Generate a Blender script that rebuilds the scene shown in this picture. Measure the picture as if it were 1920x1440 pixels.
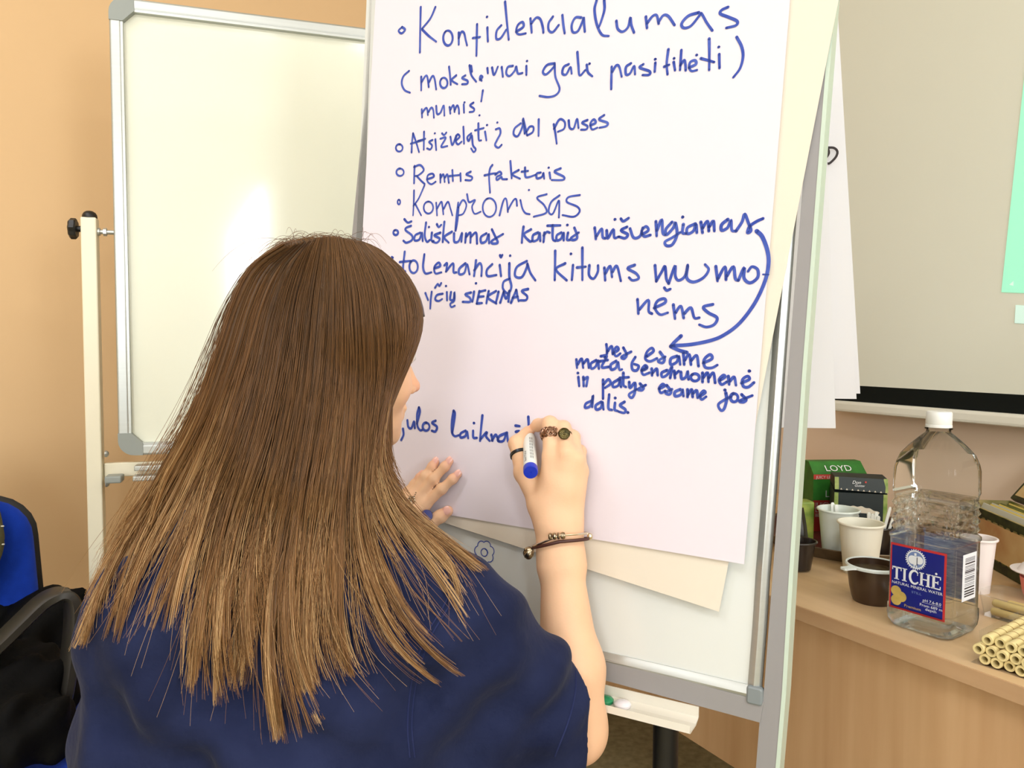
import bpy, math, random
import numpy as np
from mathutils import Vector, Matrix
from mathutils.bvhtree import BVHTree

for o in list(bpy.data.objects):
    bpy.data.objects.remove(o, do_unlink=True)
random.seed(7)
RNG = np.random.default_rng(11)
SC = bpy.context.scene
COL = SC.collection
PI = math.pi

# ------------------------------------------------------------------ camera
FOC = 1420.0                      # focal length in pixels of the 1920 px wide frame
CAM_H = 1.12
PITCH, ROLL = math.radians(3.0), math.radians(0.3)
CAM = np.array([0.0, 0.0, CAM_H])
FW = np.array([0, math.cos(PITCH), -math.sin(PITCH)])
_r0 = np.array([1.0, 0, 0]); _u0 = np.cross(_r0, FW)
RT = _r0 * math.cos(ROLL) + _u0 * math.sin(ROLL)
UP = -_r0 * math.sin(ROLL) + _u0 * math.cos(ROLL)
cd = bpy.data.cameras.new('camera')
cd.sensor_fit = 'HORIZONTAL'; cd.sensor_width = 36.0
cd.lens = 36.0 * FOC / 1920.0
cd.clip_start = 0.02
cam = bpy.data.objects.new('camera', cd); COL.objects.link(cam)
cam.matrix_world = Matrix(((RT[0], UP[0], -FW[0], CAM[0]), (RT[1], UP[1], -FW[1], CAM[1]),
                           (RT[2], UP[2], -FW[2], CAM[2]), (0, 0, 0, 1)))
SC.camera = cam

# ------------------------------------------------------------------ colour management, sky, lights
SC.view_settings.view_transform = 'Standard'
SC.view_settings.look = 'None'
SC.view_settings.exposure = -0.30
SC.view_settings.gamma = 1.0
SC.view_settings.use_curve_mapping = False
SC.cycles.max_bounces = 12
SC.cycles.transparent_max_bounces = 24
w = bpy.data.worlds.new('daylight'); SC.world = w; w.use_nodes = True
w.node_tree.nodes['Background'].inputs[0].default_value = (0.80, 0.90, 1.0, 1)
w.node_tree.nodes['Background'].inputs[1].default_value = 1.5

# room axes: N points at the wall with the projector screen, M at the wall behind the whiteboard
A30 = math.radians(30.4)
N = np.array([math.cos(A30), math.sin(A30), 0.0])
M = np.array([-math.sin(A30), math.cos(A30), 0.0])
Z = np.array([0, 0, 1.0])
WALL_N, WALL_M, WALL_REAR, WALL_FAR, CEIL = 1.55, 2.10, -2.60, -3.6, 2.75
def nm(n, m, z=0.0):
    return N * n + M * m + Z * z

def area_light(name, loc, aim, sx, sy, power, color):
    l = bpy.data.lights.new(name, 'AREA'); l.shape = 'RECTANGLE'; l.size = sx; l.size_y = sy
    l.energy = power; l.color = color
    o = bpy.data.objects.new(name, l); COL.objects.link(o)
    o.location = loc
    o.rotation_euler = Vector(aim).to_track_quat('-Z', 'Z').to_euler()
    return o
# daylight in the window openings of the rear wall: (centre along N, width, sill, head)
WINDOWS = [(-0.855, 0.34, 1.25, 2.36), (0.80, 0.90, 0.90, 2.36), (-2.5, 1.3, 0.9, 2.36)]  # the last, widest window is unseen, added as fill light
WIN_POWER = [44.0, 52.0, 85.0]
for (wc, ww, z0, z1), pw in zip(WINDOWS, WIN_POWER):
    area_light('window_daylight', nm(wc, WALL_REAR - 0.10, (z0 + z1) / 2), tuple(M - Z * 0.10), ww, z1 - z0, pw, (0.94, 0.97, 1.0))
for (n_, m_) in ((-0.6, -0.3), (-0.9, 1.0), (0.7, -1.0)):  # unseen ceiling lights, added to even out the illumination
    area_light('added_ceiling_fill', nm(n_, m_, CEIL - 0.07), (0, 0, -1), 1.1, 0.28, 17.0, (0.97, 0.97, 1.0))

# ------------------------------------------------------------------ pixel rays (used to lay out measured points at real depths)
def ray(x, y):
    return FW + RT * ((x - 960.0) / FOC) - UP * ((y - 720.0) / FOC)
def at(x, y, d):
    return CAM + ray(x, y) * d
def hit(x, y, p, n):
    d = ray(x, y)
    return CAM + d * (np.dot(np.asarray(p) - CAM, n) / np.dot(d, n))
def on_z(x, y, z):
    return hit(x, y, np.array([0, 0, z]), Z)

# ------------------------------------------------------------------ materials
def lin(c):
    return tuple(((v / 12.92) if v <= 0.04045 else ((v + 0.055) / 1.055) ** 2.4) for v in [q / 255.0 for q in c])
MATS = {}
def mat(name, rgb, rough=0.5, metal=0.0, spec=0.5, var=0.0, vscale=20.0, vstretch=(1, 1, 1), bump=0.0, bscale=60.0,
        bstretch=(1, 1, 1), sss=0.0, sheen=0.0, emit=None, estr=0.0, attr=None, coat=0.0, rgb2=None, coord='Object'):
    if name in MATS: return MATS[name]
    m = bpy.data.materials.new(name); m.use_nodes = True; MATS[name] = m
    nt = m.node_tree; nd = nt.nodes; lk = nt.links
    b = nd['Principled BSDF']
    b.inputs['Roughness'].default_value = rough; b.inputs['Metallic'].default_value = metal
    b.inputs['Specular IOR Level'].default_value = spec
    c = lin(rgb) + (1,)
    b.inputs['Base Color'].default_value = c
    tc = nd.new('ShaderNodeTexCoord')
    def noise(scale, stretch, detail=4):
        mp = nd.new('ShaderNodeMapping'); mp.inputs['Scale'].default_value = stretch
        lk.new(tc.outputs[coord], mp.inputs[0])
        n = nd.new('ShaderNodeTexNoise'); n.inputs['Scale'].default_value = scale; n.inputs['Detail'].default_value = detail
        lk.new(mp.outputs[0], n.inputs['Vector']); return n
    if attr:
        a = nd.new('ShaderNodeAttribute'); a.attribute_name = attr
        src = a.outputs['Color']
    else: src = None
    if var > 0:
        n = noise(vscale, vstretch)
        rp = nd.new('ShaderNodeValToRGB')
        d = lin(rgb2) if rgb2 else tuple(v * (1 - var) for v in c[:3])
        rp.color_ramp.elements[0].position = 0.3; rp.color_ramp.elements[1].position = 0.7
        rp.color_ramp.elements[0].color = d + (1,); rp.color_ramp.elements[1].color = c
        lk.new(n.outputs[0], rp.inputs[0])
        if src is not None:
            rp.color_ramp.elements[0].color = (1 - var,) * 3 + (1,); rp.color_ramp.elements[1].color = (1, 1, 1, 1)
            mx = nd.new('ShaderNodeMix'); mx.data_type = 'RGBA'; mx.blend_type = 'MULTIPLY'; mx.inputs[0].default_value = 1
            lk.new(src, mx.inputs[6]); lk.new(rp.outputs[0], mx.inputs[7]); src = mx.outputs[2]
        else: src = rp.outputs[0]
    if src is not None: lk.new(src, b.inputs['Base Color'])
    if bump > 0:
        n = noise(bscale, bstretch, 6)
        bp = nd.new('ShaderNodeBump'); bp.inputs['Strength'].default_value = bump; bp.inputs['Distance'].default_value = 0.002
        lk.new(n.outputs[0], bp.inputs['Height']); lk.new(bp.outputs[0], b.inputs['Normal'])
    if sss > 0:
        b.inputs['Subsurface Weight'].default_value = sss; b.inputs['Subsurface Radius'].default_value = (0.012, 0.005, 0.003)
        b.inputs['Subsurface Scale'].default_value = 1.0
    if sheen > 0: b.inputs['Sheen Weight'].default_value = sheen; b.inputs['Sheen Roughness'].default_value = 0.4
    if coat > 0: b.inputs['Coat Weight'].default_value = coat; b.inputs['Coat Roughness'].default_value = 0.08
    if emit: b.inputs['Emission Color'].default_value = lin(emit) + (1,); b.inputs['Emission Strength'].default_value = estr
    return m
def mat_clear(name, tint=(255, 255, 255), glossy=0.25, rough=0.03, cloud=0.0):
    if name in MATS: return MATS[name]
    m = bpy.data.materials.new(name); m.use_nodes = True; MATS[name] = m
    nt = m.node_tree; nd = nt.nodes; lk = nt.links
    for n in list(nd): nd.remove(n)
    out = nd.new('ShaderNodeOutputMaterial'); mx = nd.new('ShaderNodeMixShader')
    tr = nd.new('ShaderNodeBsdfTransparent'); tr.inputs[0].default_value = lin(tint) + (1,)
    gl = nd.new('ShaderNodeBsdfGlossy'); gl.inputs['Roughness'].default_value = rough
    lw = nd.new('ShaderNodeLayerWeight'); lw.inputs['Blend'].default_value = glossy
    lk.new(lw.outputs['Fresnel'], mx.inputs[0]); lk.new(tr.outputs[0], mx.inputs[1]); lk.new(gl.outputs[0], mx.inputs[2])
    last = mx
    if cloud > 0:
        df = nd.new('ShaderNodeBsdfDiffuse'); df.inputs[0].default_value = (0.9, 0.9, 0.88, 1)
        m2 = nd.new('ShaderNodeMixShader'); m2.inputs[0].default_value = cloud
        lk.new(mx.outputs[0], m2.inputs[1]); lk.new(df.outputs[0], m2.inputs[2]); last = m2
    lk.new(last.outputs[0], out.inputs[0]); return m
def mat_wood(name, c1, c2, stretch, scale=3.0, rough=0.38):
    m = mat(name, c1, rough=rough, var=0.2, rgb2=c2, vscale=scale, vstretch=stretch, bump=0.03, bscale=scale * 8, bstretch=stretch)
    return m

# ------------------------------------------------------------------ mesh building
class MB:
    def __init__(s): s.v = []; s.f = []; s.mi = []; s.cur = 0
    def add(s, vs, fs):
        o = len(s.v); s.v += [tuple(map(float, p)) for p in vs]
        s.f += [tuple(i + o for i in f) for f in fs]; s.mi += [s.cur] * len(fs); return s
    def box(s, c, size, ax=None, bev=0.0):
        c = np.asarray(c, float); hx, hy, hz = [q / 2 for q in size]
        X, Y, ZZ = ax if ax is not None else (np.array([1., 0, 0]), np.array([0, 1., 0]), Z)
        if bev <= 0:
            vs = [c + X * (hx * a) + Y * (hy * b) + ZZ * (hz * d) for a in (-1, 1) for b in (-1, 1) for d in (-1, 1)]
            return s.add(vs, [(0, 1, 3, 2), (4, 6, 7, 5), (0, 4, 5, 1), (2, 3, 7, 6), (0, 2, 6, 4), (1, 5, 7, 3)])
        # bevelled: rounded outline in X-Y, chamfered in Z
        bev = min(bev, hx * .99, hy * .99, hz * .99); K = 4; out = []
        for (sx, sy, a0) in ((1, 1, 0), (-1, 1, 90), (-1, -1, 180), (1, -1, 270)):
            for k in range(K + 1):
                a = math.radians(a0 + 90 * k / K); out.append((sx * (hx - bev) , sy * (hy - bev), math.cos(a), math.sin(a)))
        rings = []
        for (zz, r) in ((-hz, 0.0), (-hz, bev * .35), (-hz + bev * .3, bev * .8), (-hz + bev, bev), (hz - bev, bev), (hz - bev * .3, bev * .8), (hz, bev * .35)):
            rings.append([c + X * (px + ca * r) + Y * (py + sa * r) + ZZ * zz for px, py, ca, sa in out])
        return s.loft(rings[1:], closed=True, caps=True)
    def loft(s, rings, closed=True, caps=True):
        n = len(rings[0]); vs = [p for r in rings for p in r]; fs = []
        for i in range(len(rings) - 1):
            for j in range(n if closed else n - 1):
                a = i * n + j; b = i * n + (j + 1) % n
                fs.append((a, b, b + n, a + n))
        if caps and closed:
            fs.append(tuple(range(n - 1, -1, -1))); fs.append(tuple((len(rings) - 1) * n + j for j in range(n)))
        return s.add(vs, fs)
    def tube(s, pts, rad, seg=10, caps=True, flat=1.0, upv=None, close=False):
        P = [np.asarray(p, float) for p in pts]; n = len(P)
        R = [rad] * n if np.isscalar(rad) else list(rad)
        rings = []; pu = None
        for i in range(n):
            t = P[(i + 1) % n] - P[i - 1] if (close or 0 < i < n - 1) else (P[1] - P[0] if i == 0 else P[-1] - P[-2])
            t = t / (np.linalg.norm(t) + 1e-12)
            u = np.asarray(upv, float) if upv is not None else (pu if pu is not None else (Z if abs(t[2]) < .9 else np.array([1., 0, 0])))
            u = u - t * np.dot(u, t); u /= np.linalg.norm(u) + 1e-12; pu = u
            v = np.cross(t, u)
            rings.append([P[i] + (u * math.cos(2 * PI * k / seg) * flat + v * math.sin(2 * PI * k / seg)) * R[i] for k in range(seg)])
        if close: rings.append(rings[0]); return s.loft(rings, True, False)
        return s.loft(rings, True, caps)
    def lathe(s, prof, seg=32, o=(0, 0, 0), ax=None, caps=False):
        o = np.asarray(o, float); X, Y, ZZ = ax if ax is not None else (np.array([1., 0, 0]), np.array([0, 1., 0]), Z)
        rings = [[o + (X * math.cos(2 * PI * k / seg) + Y * math.sin(2 * PI * k / seg)) * r + ZZ * h for k in range(seg)] for r, h in prof]
        return s.loft(rings, True, caps)
    def sphere(s, c, r, ax=None, seg=20, rings=12):
        r = (r, r, r) if np.isscalar(r) else r
        c = np.asarray(c, float); X, Y, ZZ = ax if ax is not None else (np.array([1., 0, 0]), np.array([0, 1., 0]), Z)
        rs = []
        for i in range(rings + 1):
            a = -PI / 2 + PI * i / rings; q = max(math.cos(a), 1e-3)
            rs.append([c + X * (r[0] * q * math.cos(2 * PI * k / seg)) + Y * (r[1] * q * math.sin(2 * PI * k / seg)) + ZZ * (r[2] * math.sin(a)) for k in range(seg)])
        return s.loft(rs, True, True)
    def quad(s, a, b, c, d): return s.add([a, b, c, d], [(0, 1, 2, 3)])
    def slab(s, pts, nrm, th):
        """flat polygon given by its front corners, thickness th away from nrm"""
        P = [np.asarray(p, float) for p in pts]; k = len(P); nrm = np.asarray(nrm, float)
        vs = P + [p - nrm * th for p in P]
        fs = [tuple(range(k)), tuple(range(2 * k - 1, k - 1, -1))] + [(i, i + k, (i + 1) % k + k, (i + 1) % k) for i in range(k)]
        return s.add(vs, fs)
def unit(v): v = np.asarray(v, float); return v / np.linalg.norm(v)
def mesh_from(name, mb, mats, smooth=False, autosmooth=None):
    me = bpy.data.meshes.new(name); me.from_pydata(mb.v, [], mb.f)
    for m in (mats if isinstance(mats, (list, tuple)) else [mats]): me.materials.append(m)
    if len(me.materials) > 1: me.polygons.foreach_set('material_index', mb.mi)
    if smooth:
        me.polygons.foreach_set('use_smooth', [True] * len(me.polygons))
        if autosmooth:
            try: me.set_sharp_from_angle(angle=math.radians(autosmooth))
            except Exception: pass
    me.validate(); me.update()
    return me
MATW = {}
def obj(name, mb, mats=None, parent=None, smooth=False, local=False, auto=40, label=None):
    me = mb if isinstance(mb, bpy.types.Mesh) else mesh_from(name, mb, mats, smooth, auto)
    o = bpy.data.objects.new(name, me); COL.objects.link(o)
    if parent is not None:
        o.parent = parent
        if not local: o.matrix_parent_inverse = MATW.get(parent.name, Matrix.Identity(4)).inverted()
    MATW[o.name] = MATW.get(parent.name, Matrix.Identity(4)).copy() if (parent is not None and local) else Matrix.Identity(4)
    if label: o['label'] = label
    return o
def thing(name, label, cat, loc=(0, 0, 0), rotz=0.0, group=None):
    o = bpy.data.objects.new(name, None); COL.objects.link(o)
    o.location = tuple(loc); o.rotation_euler = (0, 0, rotz); o.empty_display_size = 0.02
    MATW[o.name] = Matrix.Translation(Vector(tuple(loc))) @ Matrix.Rotation(rotz, 4, 'Z')
    o['label'] = label; o['category'] = cat
    if group: o['group'] = group
    return o
def tag(o, label, cat, group=None, kind=None):
    o['label'] = label; o['category'] = cat
    if group: o['group'] = group
    if kind: o['kind'] = kind
    return o
def struct(name, mb, m):
    o = obj(name, mb, m); o['kind'] = 'structure'; return o
def copy_thing(root, loc, rotz=None, label=None, group=None):
    r = root.copy(); COL.objects.link(r); r.location = tuple(loc)
    if rotz is not None: r.rotation_euler = (0, 0, rotz)
    if label: r['label'] = label
    if group: r['group'] = group
    for ch in root.children:
        c = ch.copy(); COL.objects.link(c); c.parent = r
        for g in ch.children:
            d = g.copy(); COL.objects.link(d); d.parent = c
    return r
def catmull(pts, n=6):
    P = np.asarray(pts, float)
    if len(P) < 3:
        return np.array([P[0] + (P[-1] - P[0]) * t for t in np.linspace(0, 1, 3)])
    Q = np.vstack([2 * P[0] - P[1], P, 2 * P[-1] - P[-2]]); out = []
    for i in range(1, len(Q) - 2):
        for k in range(n):
            t = k / n
            out.append(0.5 * ((2 * Q[i]) + (Q[i + 1] - Q[i - 1]) * t + (2 * Q[i - 1] - 5 * Q[i] + 4 * Q[i + 1] - Q[i + 2]) * t * t
                              + (3 * Q[i] - Q[i - 1] - 3 * Q[i + 1] + Q[i + 2]) * t ** 3))
    out.append(P[-1]); return np.array(out)
def text_geo(txt, size, width=None, align='CENTER'):
    cu = bpy.data.curves.new('t', 'FONT'); cu.body = txt; cu.size = size; cu.align_x = align; cu.resolution_u = 3
    o = bpy.data.objects.new('t', cu); COL.objects.link(o)
    dg = bpy.context.evaluated_depsgraph_get(); dg.update()
    me = bpy.data.meshes.new_from_object(o.evaluated_get(dg))
    vs = [tuple(v.co) for v in me.vertices]; fs = [tuple(p.vertices) for p in me.polygons]
    bpy.data.objects.remove(o, do_unlink=True); bpy.data.curves.remove(cu); bpy.data.meshes.remove(me)
    if width and vs:
        xs = [v[0] for v in vs]; k = width / max(max(xs) - min(xs), 1e-6); mid = (max(xs) + min(xs)) / 2 if align == 'CENTER' else 0
        vs = [((v[0] - mid) * k, v[1], 0) for v in vs]
    return vs, fs
def put_text(mb, txt, size, o, X, Y, width=None, align='CENTER', skew=0.0):
    vs, fs = text_geo(txt, size, width, align)
    o = np.asarray(o, float)
    mb.add([o + X * (v[0] + skew * v[1]) + Y * v[1] for v in vs], fs)
def ribbon(mb, pts, wid, o, X, Y, nrm, lift=0.0, cap=True):
    """flat pen stroke through 2-D pts (in metres) on the plane o, X, Y"""
    P = np.asarray(pts, float); n = len(P)
    if n < 2: return
    T = np.gradient(P, axis=0); L = np.linalg.norm(T, axis=1, keepdims=True) + 1e-9; T = T / L
    S = np.stack([-T[:, 1], T[:, 0]], 1)
    wv = np.full(n, wid) if np.isscalar(wid) else np.asarray(wid)
    f3 = lambda q: np.asarray(o) + X * q[0] + Y * q[1] + nrm * lift
    vs = []
    for i in range(n): vs += [f3(P[i] + S[i] * wv[i] / 2), f3(P[i] - S[i] * wv[i] / 2)]
    mb.add(vs, [(2 * i, 2 * i + 1, 2 * i + 3, 2 * i + 2) for i in range(n - 1)])
    if cap:
        for i in (0, n - 1):
            mb.add([f3(P[i] + np.array([math.cos(a), math.sin(a)]) * wv[i] / 2) for a in np.linspace(0, 2 * PI, 11)[:-1]], [tuple(range(10))])

# ================================================================== THE ROOM
m_wall = mat('peach_wall_paint', (226, 191, 145), rough=0.85, spec=0.2, var=0.03, vscale=1.2, bump=0.05, bscale=120)
m_floor = mat('olive_carpet', (192, 180, 138), rough=0.95, spec=0.1, var=0.35, vscale=45, bump=0.3, bscale=400)
m_wall2 = mat('off_white_bounce_paint', (236, 230, 218), rough=0.85, spec=0.2)  # unseen walls made off-white to add neutral bounce light
m_ceil = mat('white_ceiling', (238, 234, 226), rough=0.9)
m_whitep = mat('white_window_paint', (236, 236, 232), rough=0.4)
def wall_slab(name, a, b, nrm, z0=0.0, z1=CEIL, m=None):
    mb = MB(); a = np.asarray(a); b = np.asarray(b)
    mb.slab([a + Z * z0, b + Z * z0, b + Z * z1, a + Z * z1], nrm, 0.12); return struct(name, mb, m or m_wall)
wall_slab('wall_right', nm(WALL_N, WALL_M), nm(WALL_N, WALL_REAR), -N, m=mat('peach_wall_paint_lit_paler', (236, 214, 190), rough=0.85, spec=0.2, var=0.03, vscale=1.2, bump=0.05, bscale=120))  # same peach paint, made paler: this wall's lighting is put into the colour
wall_slab('wall_left', nm(WALL_FAR, WALL_M), nm(WALL_N, WALL_M), -M)
wall_slab('wall_far', nm(WALL_FAR, WALL_REAR), nm(WALL_FAR, WALL_M), N, m=m_wall2)
mb = MB()
edges = sorted([(c - wd / 2, c + wd / 2, z0, z1) for c, wd, z0, z1 in WINDOWS])
xs = WALL_FAR
def rear(n0, n1, z0, z1):
    mb.slab([nm(n0, WALL_REAR, z0), nm(n1, WALL_REAR, z0), nm(n1, WALL_REAR, z1), nm(n0, WALL_REAR, z1)], M, 0.12)
for n0, n1, z0, z1 in edges:
    rear(xs, n0, 0, CEIL); rear(n0, n1, 0, z0); rear(n0, n1, z1, CEIL); xs = n1
rear(xs, WALL_N, 0, CEIL)
struct('wall_rear', mb, m_wall2)
for i, (n0, n1, z0, z1) in enumerate(edges):
    mb = MB(); t = 0.04; md = WALL_REAR - 0.04
    for (na, nb, za, zb) in ((n0, n1, z0, z0 + t), (n0, n1, z1 - t, z1), (n0, n0 + t, z0, z1), (n1 - t, n1, z0, z1)):
        mb.box(nm((na + nb) / 2, md, (za + zb) / 2), (nb - na, 0.06, zb - za), (N, M, Z))
    struct('window_%d' % (i + 1), mb, m_whitep)
mb = MB(); mb.slab([nm(WALL_FAR, WALL_REAR), nm(WALL_N, WALL_REAR), nm(WALL_N, WALL_M), nm(WALL_FAR, WALL_M)], Z, 0.1); struct('floor', mb, m_floor)
mb = MB(); mb.slab([nm(WALL_FAR, WALL_REAR, CEIL), nm(WALL_N, WALL_REAR, CEIL), nm(WALL_N, WALL_M, CEIL), nm(WALL_FAR, WALL_M, CEIL)], -Z, 0.1); struct('ceiling', mb, m_ceil)

# ================================================================== PROJECTOR SCREEN on the right wall
m_scr = mat('screen_fabric', (226, 228, 214), rough=0.9, spec=0.1)
m_blk = mat('screen_black_border', (14, 18, 15), rough=0.85, spec=0.2)
m_bar = mat('white_enamel_bar', (232, 231, 218), rough=0.35)
SN = WALL_N - 0.07
sp = nm(SN, 0)
def S(x, y): return hit(x, y, sp, -N)
s_a = S(1570, 714); s_b = S(1920, 745)
zt = s_b[2] * 0 + S(1750, 731)[2]; zb = S(1750, 786)[2]; zc = S(1750, 764)[2]
mL = np.dot(S(1545, 700), M); mR = -0.35
scr = thing('projector_screen', 'pale roll-down projector screen with black lower border on the right wall', 'projector screen', nm(SN, (mL + mR) / 2, zb))
mb = MB(); mb.slab([nm(SN, mL, zt), nm(SN, mR, zt), nm(SN, mR, 2.45), nm(SN, mL, 2.45)], -N, 0.001); obj('screen_fabric', mb, m_scr, scr)
mb = MB(); mb.slab([nm(SN, mL, zc - .004), nm(SN, mR, zc - .004), nm(SN, mR, zt), nm(SN, mL, zt)], -N, 0.001); obj('black_border', mb, m_blk, scr)
mb = MB(); mb.box(nm(SN, (mL + mR) / 2, (zb + zc) / 2), (0.028, mL - mR + .03, zc - zb), (N, M, Z), 0.006); obj('bottom_bar', mb, m_bar, scr)
mb = MB(); mb.box(nm(SN + .015, (mL + mR) / 2, 2.49), (0.08, mL - mR + .08, 0.09), (N, M, Z), 0.01); obj('roller_case', mb, m_bar, scr)
mb = MB()  # projector light put in as the patches' own mint colour and glow
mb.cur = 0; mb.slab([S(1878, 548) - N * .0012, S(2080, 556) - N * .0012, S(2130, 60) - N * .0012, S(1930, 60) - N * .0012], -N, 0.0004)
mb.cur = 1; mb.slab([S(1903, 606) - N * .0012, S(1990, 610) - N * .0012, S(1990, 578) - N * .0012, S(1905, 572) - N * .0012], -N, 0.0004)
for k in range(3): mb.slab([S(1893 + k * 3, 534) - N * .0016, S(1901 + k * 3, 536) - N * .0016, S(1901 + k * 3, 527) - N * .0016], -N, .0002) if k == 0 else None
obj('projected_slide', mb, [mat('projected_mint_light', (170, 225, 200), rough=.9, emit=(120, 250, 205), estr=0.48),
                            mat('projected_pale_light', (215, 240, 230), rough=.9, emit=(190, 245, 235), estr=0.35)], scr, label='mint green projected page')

# ================================================================== WHITEBOARD on a mobile stand (left)
m_alu = mat('brushed_aluminium', (190, 194, 190), rough=0.34, metal=0.65, var=0.06, vscale=8, vstretch=(1, 1, 30))
m_corner = mat('grey_corner_plastic', (150, 156, 150), rough=0.45)
m_enam = mat('whiteboard_enamel', (240, 242, 224), rough=0.09, spec=0.5, var=0.03, vscale=2.5)
m_cream = mat('cream_powder_coat', (240, 233, 206), rough=0.4)
m_bplast = mat('black_plastic', (20, 20, 20), rough=0.4)
YAW = math.radians(17.0)
WX = np.array([math.cos(YAW), math.sin(YAW), 0]); WN = np.array([math.sin(YAW), -math.cos(YAW), 0])
wp = at(216, 425, 1.50)
def Wp(x, y, off=0.0): return hit(x, y, wp + WN * off, WN)
wz1 = Wp(216, -2)[2]; wz0 = Wp(225, 853)[2]
wL = np.dot(Wp(215, 425) - wp, WX); WB_W = 0.66
def wpt(s, z, off=0.0): return np.array([wp[0], wp[1], 0]) + WX * (wL + s) + Z * z + WN * off
ax = (WX, WN, Z); fwd = 0.021
wb = thing('mobile_whiteboard', 'large blank whiteboard in aluminium frame on cream wheeled stand, left of the easel', 'whiteboard', wpt(WB_W / 2, 0))
mb = MB(); mb.box(wpt(WB_W / 2, (wz0 + wz1) / 2, -.006), (WB_W - .02, .012, wz1 - wz0 - .02), ax); obj('writing_surface', mb, m_enam, wb)
mb = MB(); zc_ = (wz0 + wz1) / 2
for s0 in (fwd / 2, WB_W - fwd / 2):
    mb.box(wpt(s0, zc_, 0), (fwd, .026, wz1 - wz0 - .07), ax, .004)
    mb.box(wpt(s0 + (.011 if s0 < .5 else -.011), zc_, .006), (.005, .012, wz1 - wz0 - .05), ax)
for z0 in (wz0 + fwd / 2, wz1 - fwd / 2):
    mb.box(wpt(WB_W / 2, z0, 0), (WB_W - .07, .026, fwd), ax, .004)
    mb.box(wpt(WB_W / 2, z0 + (.012 if z0 < 1.2 else -.012), .006), (WB_W - .05, .012, .005), ax)
obj('frame', mb, m_alu, wb)
for s0, sx in ((0, 1), (WB_W, -1)):
    for z0, sz in ((wz0, 1), (wz1, -1)):
        mb = MB(); pts = []
        for k in range(7):
            a = PI / 2 * k / 6; pts.append((s0 + sx * (.03 - .03 * math.cos(a)), z0 + sz * (.03 - .03 * math.sin(a))))
        loop = [(s0, z0 + sz * .045)] + pts + [(s0 + sx * .045, z0), (s0 + sx * .045, z0 + sz * .024), (s0 + sx * .024, z0 + sz * .045)]
        P = [wpt(a, b, .0145) for a, b in loop]
        if sx * sz < 0: P = P[::-1]
        mb.slab(P, WN, .03); obj('frame_corner', mb, m_corner, wb)
pivot_z = (wz0 + wz1) / 2
for s0, sg in ((-.045, -1), (WB_W + .045, 1)):
    mb = MB(); z1 = pivot_z + .022
    mb.box(wpt(s0, z1 / 2 + .04, -.005), (.028, .028, z1 - .08), ax, .003); obj('post', mb, m_cream, wb)
    mb = MB()
    mb.lathe([(.0139, 0), (.0132, .006), (.0105, .0105), (.006, .0135), (.0005, .0145)], 16, wpt(s0, z1, -.005)); obj('post_cap', mb, m_bplast, wb, True)
    mb = MB(); prof = []
    rings = []
    for (h, r) in ((0, .006), (.008, .006), (.0085, .017), (.011, .0195), (.019, .0195), (.022, .0165), (.0225, .001)):
        rings.append([wpt(s0 + sg * (.014 + h), pivot_z, -.005) + (WN * math.cos(a) + Z * math.sin(a)) * r * (1 + (.06 * math.cos(8 * a) if r > .01 else 0)) for a in np.linspace(0, 2 * PI, 33)[:-1]])
    mb.loft(rings); obj('clamp_knob', mb, m_bplast, wb, True)
    mb = MB()
    mb.tube([wpt(s0 - sg * .012, pivot_z - .004, -.005), wpt(s0 - sg * .05, pivot_z - .004, -.005)], .0045, 12)
    mb.tube([wpt(s0 - sg * .014, pivot_z - .004, -.005), wpt(s0 - sg * .018, pivot_z - .004, -.005)], .008, 12)
    mb.tube([wpt(s0 - sg * .024, pivot_z - .004, -.005), wpt(s0 - sg * .030, pivot_z - .004, -.005)], .008, 6)
    obj('pivot_bolt', mb, m_alu, wb, True)
    mb = MB(); mb.box(wpt(s0, .045, -.005), (.04, .5, .03), ax, .006); obj('foot', mb, m_cream, wb)
    for q in (-.22, .22):
        mb = MB(); c = wpt(s0, .025, q - .005); mb.tube([c - WX * .01, c + WX * .01], .025, 20); obj('castor', mb, m_bplast, wb, True)
zx = Wp(250, 886)[2]
mb = MB(); mb.box(wpt(WB_W / 2, zx + .006, -.012), (WB_W + .06, .014, .028), ax, .002); obj('crossbar', mb, m_cream, wb)
mb = MB()
for z_, q in ((zx + .012, 0.012), (zx - .006, 0.03)):
    mb.box(wpt(WB_W / 2 + .01, z_, q), (WB_W - .04, .03, .01), ax, .002)
obj('pen_tray', mb, m_alu, wb)
for s0 in (-.012, WB_W + .012):
    mb = MB(); s1 = .026 if s0 < 0 else -.026
    mb.box(wpt(s0 + s1 / 2 - (.006 if s0 < 0 else -.006), zx - .006, .028), (.03, .034, .014), ax, .003)
    obj('tray_end_cap', mb, m_corner, wb)
for z_ in (zx + .04, zx - .02):
    mb = MB(); mb.lathe([(.007, 0), (.0065, .003), (.004, .006), (.0005, .007)], 12, wpt(-.026, z_, .001), (WN, Z, WX)); obj('screw', mb, m_alu, wb, True)

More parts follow.
